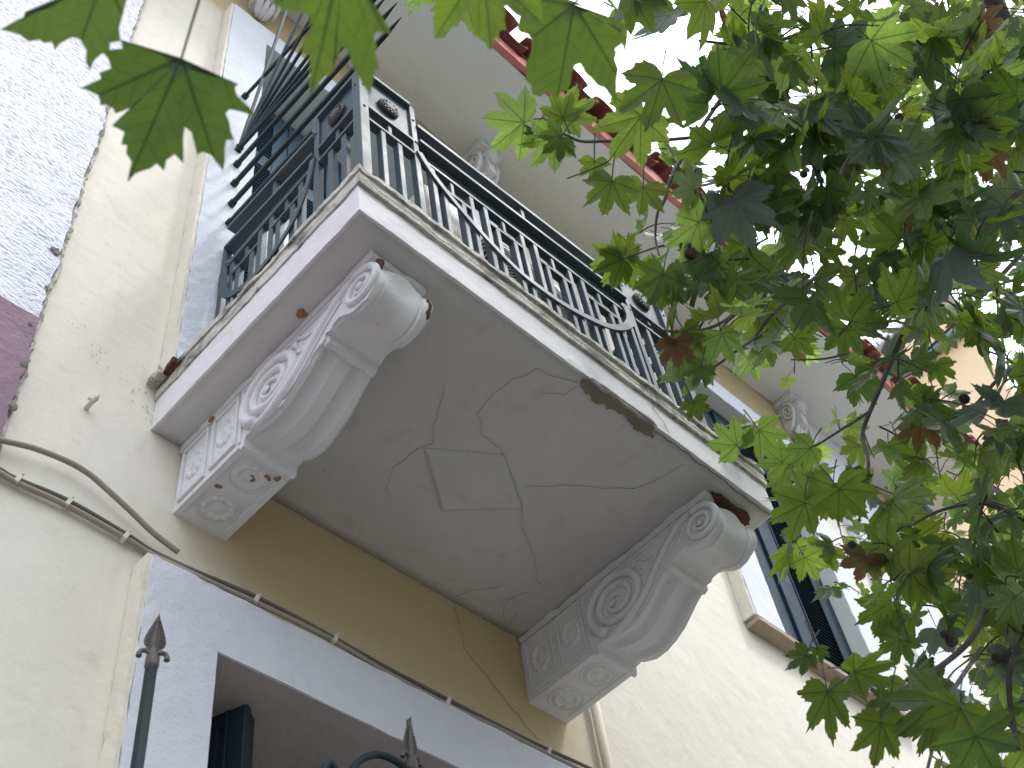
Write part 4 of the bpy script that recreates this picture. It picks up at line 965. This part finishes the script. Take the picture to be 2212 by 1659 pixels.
def leaf_geo(tpl, pos, axis, normal, size, rs, curl=None, wx=None):
    """returns vertex array, triangles, uv, following gentle folds along the veins"""
    v, tri = tpl; x, y = v[:, 0], v[:, 1]; r = np.hypot(x, y); th = np.arctan2(x, y)
    curl = (rs.uniform(-.1, .55) if rs.random() < .8 else rs.uniform(.6, 1.2)) if curl is None else curl
    z = -curl * r ** 2 * .55 + .035 * r * np.cos(th * 180 / math.pi / 43 * 2 * math.pi) + rs.uniform(-.12, .12) * x * r + rs.uniform(-.30, .45) * np.abs(x) * (0.4 + r)
    z += .02 * np.sin(x * 9 + rs.random() * 6) * np.cos(y * 8)
    if wx == 1.0: z = z * .2
    a = Vector(axis).normalized(); n = Vector(normal); n = (n - a * n.dot(a)).normalized(); b = a.cross(n)
    wx = rs.uniform(.82, 1.08) if wx is None else wx
    P_ = np.array(pos)[None] + size * (np.outer(x * wx, np.array(b)) + np.outer(y, np.array(a)) + np.outer(z, np.array(n)))
    return P_, tri, v
class LeafMesh:
    def __init__(s): s.V = []; s.T = []; s.U = []; s.C = []; s.n = 0
    def put(s, tpl, pos, axis, normal, size, rs, var, age, curl=None, grey=0, wx=None):
        P_, t, u = leaf_geo(tpl, pos, axis, normal, size, rs, curl, wx); s.V.append(P_); s.T.append(t + s.n); s.U.append(u); s.n += len(P_)
        s.C.append(np.tile([var, age, grey, 1], (len(P_), 1)))
    def build(s, name, parent):
        V = np.concatenate(s.V); T = np.concatenate(s.T); U = np.concatenate(s.U); C = np.concatenate(s.C)
        me = bpy.data.meshes.new(name); me.vertices.add(len(V)); me.vertices.foreach_set('co', V.ravel())
        me.loops.add(T.size); me.loops.foreach_set('vertex_index', T.ravel()); me.polygons.add(len(T)); me.polygons.foreach_set('loop_start', np.arange(0, T.size, 3)); me.polygons.foreach_set('loop_total', np.full(len(T), 3))
        me.update(calc_edges=True); uvl = me.uv_layers.new(name='leaf_uv'); uvl.data.foreach_set('uv', U[T.ravel()].ravel())
        ca = me.color_attributes.new('tint', 'FLOAT_COLOR', 'POINT'); ca.data.foreach_set('color', C.astype(np.float32).ravel())
        me.polygons.foreach_set('use_smooth', [True] * len(T)); me.materials.append(M['leaf']); me.validate()
        return link(name, me, None, parent)
wood = MB()
def twig(pts, r0, r1, k=5, n=6):
    L_ = smooth_line(pts, k); m_ = len(L_); wood.tube(L_, [r0 + (r1 - r0) * i / (m_ - 1) for i in range(m_)], n)
def petiole(a, b, r=.0016):
    mid = (Vector(a) + Vector(b)) / 2 + Vector((0, 0, .006)); wood.tube([a, mid, b], [r * 1.2, r, r * .9], 5)
RS = random.Random(11)
imgdir = lambda dx, dy: Vector(ROT.T @ np.array([dx, dy, 0.0]))
fwd = Vector(ROT[2])
# leaves one can single out: (junction px, tip px, metres away, tint, age, tilt, curl)
BIG = [((1042, -72), (1062, 112), 1.6, .45, 0, .15, .15), ((1000, -30), (942, 76), 2.3, .85, 0, .3, .2), ((905, -5), (912, 46), 2.6, 1.0, 0, .9, .6),
       ((1430, 172), (1392, 294), 2.5, .45, 0, .2, .2), ((1385, 250), (1312, 352), 2.6, .78, 0, .2, .1), ((1132, 264), (1036, 256), 2.7, .95, 0, .2, .1), ((1216, 255), (1190, 196), 2.7, .60, .35, .3, .3), ((1222, 250), (1290, 212), 2.75, .80, .1, .4, .2),
       ((1196, 300), (1146, 362), 2.7, .90, 0, .3, .2), ((1212, 296), (1168, 330), 2.65, .35, .1, .9, .5), ((1322, 392), (1300, 474), 2.7, .55, .05, .2, .15), ((1284, 350), (1278, 398), 2.75, .50, 0, .5, .3), ((1390, 405), (1378, 474), 2.8, .60, 0, .3, .3),
       ((1150, 290), (1136, 305), 2.7, .50, .45, .5, .6), ((1352, 545), (1372, 500), 2.9, .60, .05, .3, .1), ((1346, 560), (1318, 628), 2.9, .70, 0, .3, .3), ((1340, 560), (1268, 578), 2.9, .75, .3, .5, .2), ((1432, 592), (1396, 670), 2.8, .45, .05, .3, .2), ((1440, 600), (1484, 662), 2.85, .5, 0, .3, .25),
       ((1592, 962), (1538, 912), 3.3, .95, 0, .2, .1), ((1716, 730), (1760, 770), 3.2, .75, .05, .3, .2), ((1748, 720), (1700, 690), 3.3, .85, 0, .3, .1), ((1498, 870), (1520, 912), 2.9, .45, .45, .4, .2), ((1458, 740), (1468, 800), 2.8, .3, .95, .6, .6), ((1450, 733), (1444, 752), 2.8, .5, .9, .6, .6), ((1516, 792), (1494, 840), 2.9, .30, 0, 1.2, .3),
       ((1480, 716), (1520, 765), 2.9, .55, .05, .3, .3), ((1738, 1086), (1706, 1180), 3.0, .75, 0, .5, .2), ((1745, 1080), (1672, 1045), 3.1, .95, 0, .5, .3), ((1812, 1056), (1880, 1120), 2.9, .6, .10, .5, .2), ((1800, 1050), (1768, 1130), 3.1, .85, 0, .6, .3), ((1690, 1000), (1640, 960), 3.2, .95, 0, .5, .3), ((1752, 968), (1700, 1010), 3.1, .9, 0, .7, .3), ((1640, 930), (1690, 985), 3.3, .95, 0, .6, .3),
       ((1788, 1494), (1792, 1608), 2.71, .45, .2, .5, .2), ((1742, 1415), (1704, 1452), 2.7, .25, .15, .6, .9), ((1766, 1402), (1782, 1432), 2.7, .25, .1, .8, .9), ((1905, 1562), (1888, 1668), 2.51, .5, 0, .5, .2), ((2108, 1590), (2160, 1690), 2.2, .15, 0, .3, .1), ((1846, 1452), (1940, 1425), 2.61, .5, 0, .6, .25),
       ((2030, 1512), (1930, 1600), 2.5, .25, 0, .9, .2), ((2075, 1530), (2040, 1622), 2.4, .4, 0, .3, .2), ((1925, 1510), (1905, 1560), 2.6, .2, .2, .8, .9), ((1602, 1180), (1600, 1180 - 1), 9, .5, 0, 0, 0)]
for (jx, jy), (tx, ty), t, var, age, tilt, curl in BIG[:-1]:
    J = at(jx, jy, t); px = math.hypot(tx - jx, ty - jy); ax = imgdir(tx - jx, ty - jy).normalized()
    ax = (ax + fwd * RS.uniform(-.5, .5) * tilt).normalized(); nrm = (fwd + imgdir(RS.uniform(-1, 1), RS.uniform(-1, 1)) * tilt).normalized()
    lm = LeafMesh(); lm.put(RS.choice(TPL), J, ax, nrm, px * t / FPX, RS, var, age, curl, 0, {1.38: .78, 1.30: .66, 1.75: .85, 2.71: .62, 2.51: .72, 2.61: .7}.get(t)); lm.build('leaf', tree)
    up = J - ax * .05 + Vector((0, 0, .03)); petiole(up, J, .0012 if t < 2 else .0016)
# the four nearest leaves keep their own ragged outlines
NEAR = [(.7145, 0, (548, 175), (385, 552), 1.45, .20, 0, 91, [(490, 168), (440, 150), (365, 120), (372, 148), (305, 155), (330, 180), (338, 208), (303, 222), (308, 240), (248, 268), (300, 290), (305, 320), (320, 318), (345, 330), (350, 345), (400, 325), (375, 355), (340, 382), (378, 400), (368, 438), (385, 440), (382, 465), (398, 490), (385, 552), (410, 525), (455, 510), (475, 495), (498, 518), (505, 485), (530, 468), (558, 497), (555, 430), (560, 385), (580, 400), (598, 470), (615, 460), (640, 470), (678, 520), (683, 490), (682, 450), (688, 425), (712, 425), (700, 400), (695, 370), (684, 345), (695, 333), (730, 340), (778, 355), (755, 325), (718, 290), (712, 265), (722, 256), (675, 235), (640, 232), (590, 215)]),
 (.7145, 0, (315, -70), (5, 90), 1.38, .28, 0, 92, [(0, 90), (45, 65), (72, 55), (75, 37), (110, 35), (140, 28), (180, -5), (250, -60), (330, -110), (420, -80), (385, -10), (370, 40), (358, 80), (362, 122), (345, 125), (330, 128), (328, 150), (305, 160), (280, 180), (268, 210), (255, 185), (258, 150), (240, 118), (215, 112), (180, 130), (163, 150), (155, 125), (130, 130), (120, 120), (85, 125), (60, 105)]),
 (.7145, 0, (1035, -140), (938, 290), 1.30, .33, .04, 93, [(820, 0), (850, 25), (880, 35), (925, 40), (938, 55), (935, 95), (915, 135), (910, 158), (935, 165), (938, 210), (932, 240), (938, 290), (958, 262), (985, 230), (1010, 215), (1008, 195), (1035, 140), (1045, 145), (1065, 190), (1068, 205), (1118, 288), (1125, 250), (1135, 205), (1142, 210), (1140, 180), (1130, 150), (1140, 145), (1128, 110), (1135, 92), (1180, 100), (1170, 70), (1148, 40), (1125, 10), (1110, -30), (1085, -120), (1030, -170), (950, -140), (850, -60)]),
 (.26046, 847.1, (1510, 35), (1370, 810), 1.75, .32, .08, 94, [(1440, -30), (1200, -60), (1000, -20), (1015, 60), (1060, 130), (1035, 220), (1060, 260), (1130, 280), (1160, 330), (1155, 380), (1150, 440), (1120, 500), (1100, 560), (1130, 600), (1105, 660), (1150, 700), (1160, 780), (1230, 800), (1300, 750), (1370, 810), (1400, 760), (1460, 750), (1480, 690), (1490, 600), (1520, 540), (1560, 525), (1600, 600), (1650, 640), (1700, 700), (1760, 720), (1800, 760), (1860, 850), (1870, 780), (1865, 700), (1870, 620), (1880, 560), (1850, 480), (1865, 430), (1850, 400), (1930, 340), (1960, 300), (1925, 280), (1930, 200), (1880, 160), (1780, 140), (1640, 95), (1560, 100)])]
for k_, ox_, J_, T_, t, var, age, sd_n, poly in NEAR:
    cv = lambda p: np.array([p[0] * k_ + ox_, p[1] * k_]); J2 = cv(J_); A2 = cv(T_) - J2; l_ = np.hypot(*A2); ay = A2 / l_; bx = np.array([ay[1], -ay[0]])
    rs = random.Random(sd_n); pl = [cv(p) for p in poly]; ol = []
    for i in range(len(pl)):
        a, b = pl[i], pl[(i + 1) % len(pl)]; ol.append(a)
        if np.hypot(*(b - a)) > 14: ol.append((a + b) / 2 + (np.array([rs.uniform(-1, 1), rs.uniform(-1, 1)])) * .8)
    loc = [((p - J2) @ bx / l_, (p - J2) @ ay / l_) for p in ol]; n = len(loc); v = [(0.0, 0.0)]
    for f in (.25, .5, .75, 1.0): v += [(x * f, y * f) for x, y in loc]
    tri = [(0, 1 + i, 1 + (i + 1) % n) for i in range(n)]
    for q in range(3):
        for i in range(n): a = 1 + q * n + i; b = 1 + q * n + (i + 1) % n; tri += [(a, a + n, b + n), (a, b + n, b)]
    lm = LeafMesh(); Jw = at(J2[0], J2[1], t); ax = imgdir(*A2).normalized()
    lm.put((np.array(v), np.array(tri)), Jw, ax, fwd, l_ * t / FPX, rs, var, age, .10, 0, 1.0); lo = lm.build('leaf', tree)
petiole(at(436, -20, 1.45), at(392, 125, 1.45), .0016)
BR = [([(2900, 200, 4.9), (2500, 230, 4.8), (2212, 93, 4.6), (2150, 10, 4.6), (2080, -120, 4.6), (1980, -400, 4.7)], .055, .020),
      ([(2260, 70, 4.5), (2188, 72, 4.4), (1990, 75, 4.2), (1859, 78, 4.1), (1743, 72, 4.0), (1640, 98, 3.9), (1510, 88, 3.7)], .013, .004),
      ([(2160, -60, 4.5), (2060, 60, 4.3), (1979, 155, 4.2), (1932, 203, 4.1), (1909, 248, 4.1), (1874, 302, 4.0), (1839, 341, 3.9), (1820, 372, 3.9), (1793, 422, 3.8), (1758, 457, 3.7), (1739, 496, 3.6), (1704, 527, 3.5), (1665, 565, 3.4), (1640, 612, 3.3), (1580, 681, 3.1), (1516, 713, 2.95), (1423, 713, 2.85), (1385, 690, 2.8)], .015, .0025),
      ([(2260, 380, 4.4), (2120, 470, 4.2), (2050, 540, 4.1), (1994, 610, 4.0), (1972, 653, 4.0), (1958, 703, 3.9), (1922, 788, 3.8), (1901, 838, 3.7), (1865, 927, 3.6), (1869, 967, 3.5), (1876, 1002, 3.4), (1869, 1074, 3.3), (1855, 1124, 3.2)], .014, .003),
      ([(1760, 600, 3.5), (1673, 674, 3.2), (1630, 728, 3.1), (1584, 763, 3.0), (1544, 792, 2.95), (1500, 817, 2.9)], .006, .002),
      ([(1560, 290, 3.1), (1440, 302, 2.9), (1306, 305, 2.75), (1254, 305, 2.7), (1218, 290, 2.7), (1155, 279, 2.7), (1131, 270, 2.7)], .005, .0018),
      ([(1400, 300, 2.85), (1332, 331, 2.75), (1306, 353, 2.7), (1225, 386, 2.7)], .003, .0015),
      ([(1640, 98, 3.9), (1560, 210, 3.5), (1480, 330, 3.1), (1450, 385, 2.95), (1435, 434, 2.9), (1420, 463, 2.9), (1416, 515, 2.9), (1424, 552, 2.85)], .007, .002),
      ([(1435, 530, 2.9), (1400, 540, 2.9), (1340, 562, 2.9)], .003, .0016), ([(1833, 763, 3.5), (1780, 775, 3.4), (1709, 777, 3.3)], .004, .002), ([(1880, 888, 3.6), (1819, 927, 3.5), (1766, 960, 3.4), (1723, 977, 3.3)], .005, .002),
      ([(2400, 900, 4.0), (2300, 1080, 3.7), (2211, 1199, 3.5), (2161, 1264, 3.3), (2126, 1326, 3.2), (2095, 1384, 3.1), (2030, 1440, 3.0), (1960, 1470, 2.9)], .016, .005),
      ([(1990, 1455, 2.9), (1925, 1498, 2.75), (1878, 1483, 2.7), (1846, 1455, 2.65), (1790, 1492, 2.7)], .003, .0015), ([(2120, 1400, 3.1), (2060, 1490, 2.8), (2041, 1543, 2.7), (2014, 1621, 2.6), (1990, 1720, 2.5)], .006, .003),
      ([(2260, 1300, 3.4), (2190, 1420, 3.2), (2180, 1500, 3.1), (2200, 1620, 3.0)], .010, .006), ([(2250, 1150, 3.6), (2140, 1090, 3.5), (2040, 1100, 3.4), (1960, 1140, 3.3)], .008, .003),
      ([(2300, 760, 3.9), (2180, 800, 3.7), (2100, 880, 3.6), (2020, 920, 3.5)], .008, .003), ([(1905, 395, 3.8), (1960, 440, 3.9), (2000, 540, 4.0)], .004, .003), ([(2250, 500, 4.6), (2140, 620, 4.4), (2060, 700, 4.2), (2000, 760, 4.1)], .010, .004)]
for pts_, r0, r1 in BR: twig([at(*p) for p in pts_], r0, r1, 5, 7)
# random sprays of leaves through the crown
DENS = {0: '235588999999', 1: '001058999999', 2: '001148999999', 3: '001578889999', 4: '001377888998', 5: '001388879987', 6: '000288899996', 7: '000047664478', 8: '000013457879', 9: '000014678899', 10: '000003789999', 11: '000000589999', 12: '000000049999', 13: '000000014799', 14: '000000013799', 15: '000000014779', 16: '000000026989'}
def dens(px, py):
    i = int((px - 1100) // 100); j = int(py // 100)
    if py < 0: return 9 if px > 1250 - py * .2 else 0
    if px >= 2300: return 8
    if i < 0 or j > 16: return 8 if (px > 1950 and j <= 22) else 0
    return int(DENS[j][min(i, 11)])
crown = LeafMesh(); UPV = Vector((0, 0, 1)); cnt = 0
def spray(px, py, t, nl, low):
    global cnt
    c = at(px, py, t); d = Vector((RS.gauss(0, 1), RS.gauss(0, 1), RS.gauss(-.4, .6))).normalized(); ln = RS.uniform(.10, .22)
    s_ = c - d * ln * .5; e_ = c + d * ln * .5 + Vector((0, 0, -.03))
    if not low: twig([s_, c + Vector((0, 0, .015)), e_], .0035, .0015, 3, 5)
    shade = RS.uniform(-.18, .18)
    for k in range(nl):
        f = (k + .5) / nl; p = s_.lerp(e_, f); side = Vector((RS.gauss(0, 1), RS.gauss(0, 1), RS.uniform(-1.2, .3))).normalized()
        j = p + side * RS.uniform(.03, .07)
        n = (UPV * RS.uniform(.3, 1.2) + Vector((RS.gauss(0, .55), RS.gauss(0, .55), 0))).normalized()
        if RS.random() < .42: n = Vector((RS.gauss(0, 1), RS.gauss(0, 1), RS.gauss(0, .5))).normalized()
        ax = (side + Vector((0, 0, -.5)) + d * .3).normalized()
        var = min(1, max(0, RS.gauss(.44, .22) + shade + (.38 if px < 1800 and 620 < py < 1260 else 0))); age = 0 if RS.random() < .965 else RS.uniform(.2, 1.0)  # sprays near the house get a brighter tint, light painted onto the leaves
        size = RS.uniform(.075, .145) * (.9 if py > 600 else 1) if RS.random() < .82 else RS.uniform(.05, .085); grey = RS.uniform(.4, .9) if RS.random() < .17 else 0
        crown.put(RS.choice(TPLLOW if low else TPL), j, ax, -n, size, RS, var, age, None, grey); cnt += 1
        if not low: petiole(p, j, .0013)
for j in range(-9, 20):
    for i in range(-1, 20):
        px0, py0 = 1100 + i * 100, j * 100; dd = dens(px0 + 50, py0 + 50)
        if dd == 0: continue
        inside = px0 < 2250 and -50 <= py0 < 1680
        c = dd / 10.0 if dd < 9 else (.972 if px0 > 1950 and 450 < py0 < 1450 else .93); lam = -math.log(1 - c) / .30 / 3.2 * (1.42 if inside else .42)
        for _ in range(int(lam) + (RS.random() < lam % 1)):
            t = RS.uniform(3.0, 6.2) if px0 > 1650 else RS.uniform(2.9, 4.6)
            spray(px0 + RS.uniform(10, 90), py0 + RS.uniform(10, 90), t, RS.choice((2, 3, 4)), not inside)
crown.build('crown', tree); print('leaves', cnt)
wood.build('branches', 'bark', tree, smooth=True)
tk = MB(); base = Vector((4.6, -5.6, GZ)); fork = Vector((4.3, -5.2, -1.2))
tk.tube(smooth_line([base, base + Vector((.05, .05, 1.2)), fork, Vector((3.9, -4.7, .3))], 6), [.30 - .11 * i / 18 for i in range(19)], 16)
def limb(pts_, r0, r1): L_ = smooth_line(pts_, 6); tk.tube(L_, [r0 + (r1 - r0) * i / (len(L_) - 1) for i in range(len(L_))], 10)
limb([fork, Vector((4.1, -4.4, .4)), Vector((3.8, -3.6, 1.3)), at(2900, 200, 4.9)], .16, .055); limb([fork, Vector((4.6, -4.2, -.6)), Vector((4.4, -3.2, 0)), at(2400, 900, 4.0)], .10, .016)
limb([Vector((3.9, -4.7, .3)), Vector((3.3, -4.2, 1.6)), at(2260, -300, 4.8), at(2160, -60, 4.5)], .12, .015); limb([Vector((4.1, -4.4, .4)), Vector((3.9, -3.3, .9)), at(2500, 330, 4.5), at(2260, 380, 4.4)], .06, .014)
limb([Vector((3.3, -4.2, 1.6)), at(2300, -600, 4.9), at(1500, -500, 3.6), at(900, -350, 2.2), at(436, -20, 1.45)], .05, .002)
limb([at(900, -350, 2.2), at(800, -180, 1.6), at(740, -100, 1.30)], .005, .0015); limb([at(1500, -500, 3.6), at(1350, -150, 2.2), at(1240, 9, 1.75)], .012, .0015); limb([at(436, -20, 1.45), at(330, -110, 1.4), at(225, -50, 1.38)], .002, .0014)
tk.build('trunk', 'bark', tree, smooth=True)
# seed balls
bm = bmesh.new(); bmesh.ops.create_icosphere(bm, subdivisions=3, radius=.0155)
for v in bm.verts: v.co *= 1 + .10 * noise.noise(v.co * 900)
sb = bpy.data.meshes.new('seed_ball'); bm.to_mesh(sb); bm.free(); sb.materials.append(M['seed'])
SB = [(1733, 128, 4.0), (1733, 253, 3.9), (1942, 254, 3.9), (1852, 362, 3.9), (1736, 376, 3.8), (1612, 380, 3.6), (1598, 340, 3.7), (1914, 118, 4.1), (1940, 123, 4.0), (1838, 88, 4.2), (1877, 90, 4.2), (2119, 182, 4.0), (1493, 548, 2.9), (1480, 530, 2.95), (1450, 612, 2.9), (1840, 1177, 3.2), (1950, 1186, 3.3), (2083, 862, 3.6),
      (2040, 1370, 3.0), (2056, 1384, 3.0), (2094, 1245, 3.2), (2150, 1420, 3.1), (2098, 590, 4.0), (1788, 434, 3.9), (1680, 460, 3.6), (1861, 610, 3.6), (1508, 372, 3.2), (2010, 470, 4.0)]
for px, py, t in SB:
    o = bpy.data.objects.new('seed_ball', sb); COL.objects.link(o); o.parent = tree; p = at(px, py, t); o.location = p - world_loc(tree); s_ = RS.uniform(.55, 1.05); o.scale = (s_, s_, s_); o.rotation_euler = (RS.random() * 6, RS.random() * 6, 0)
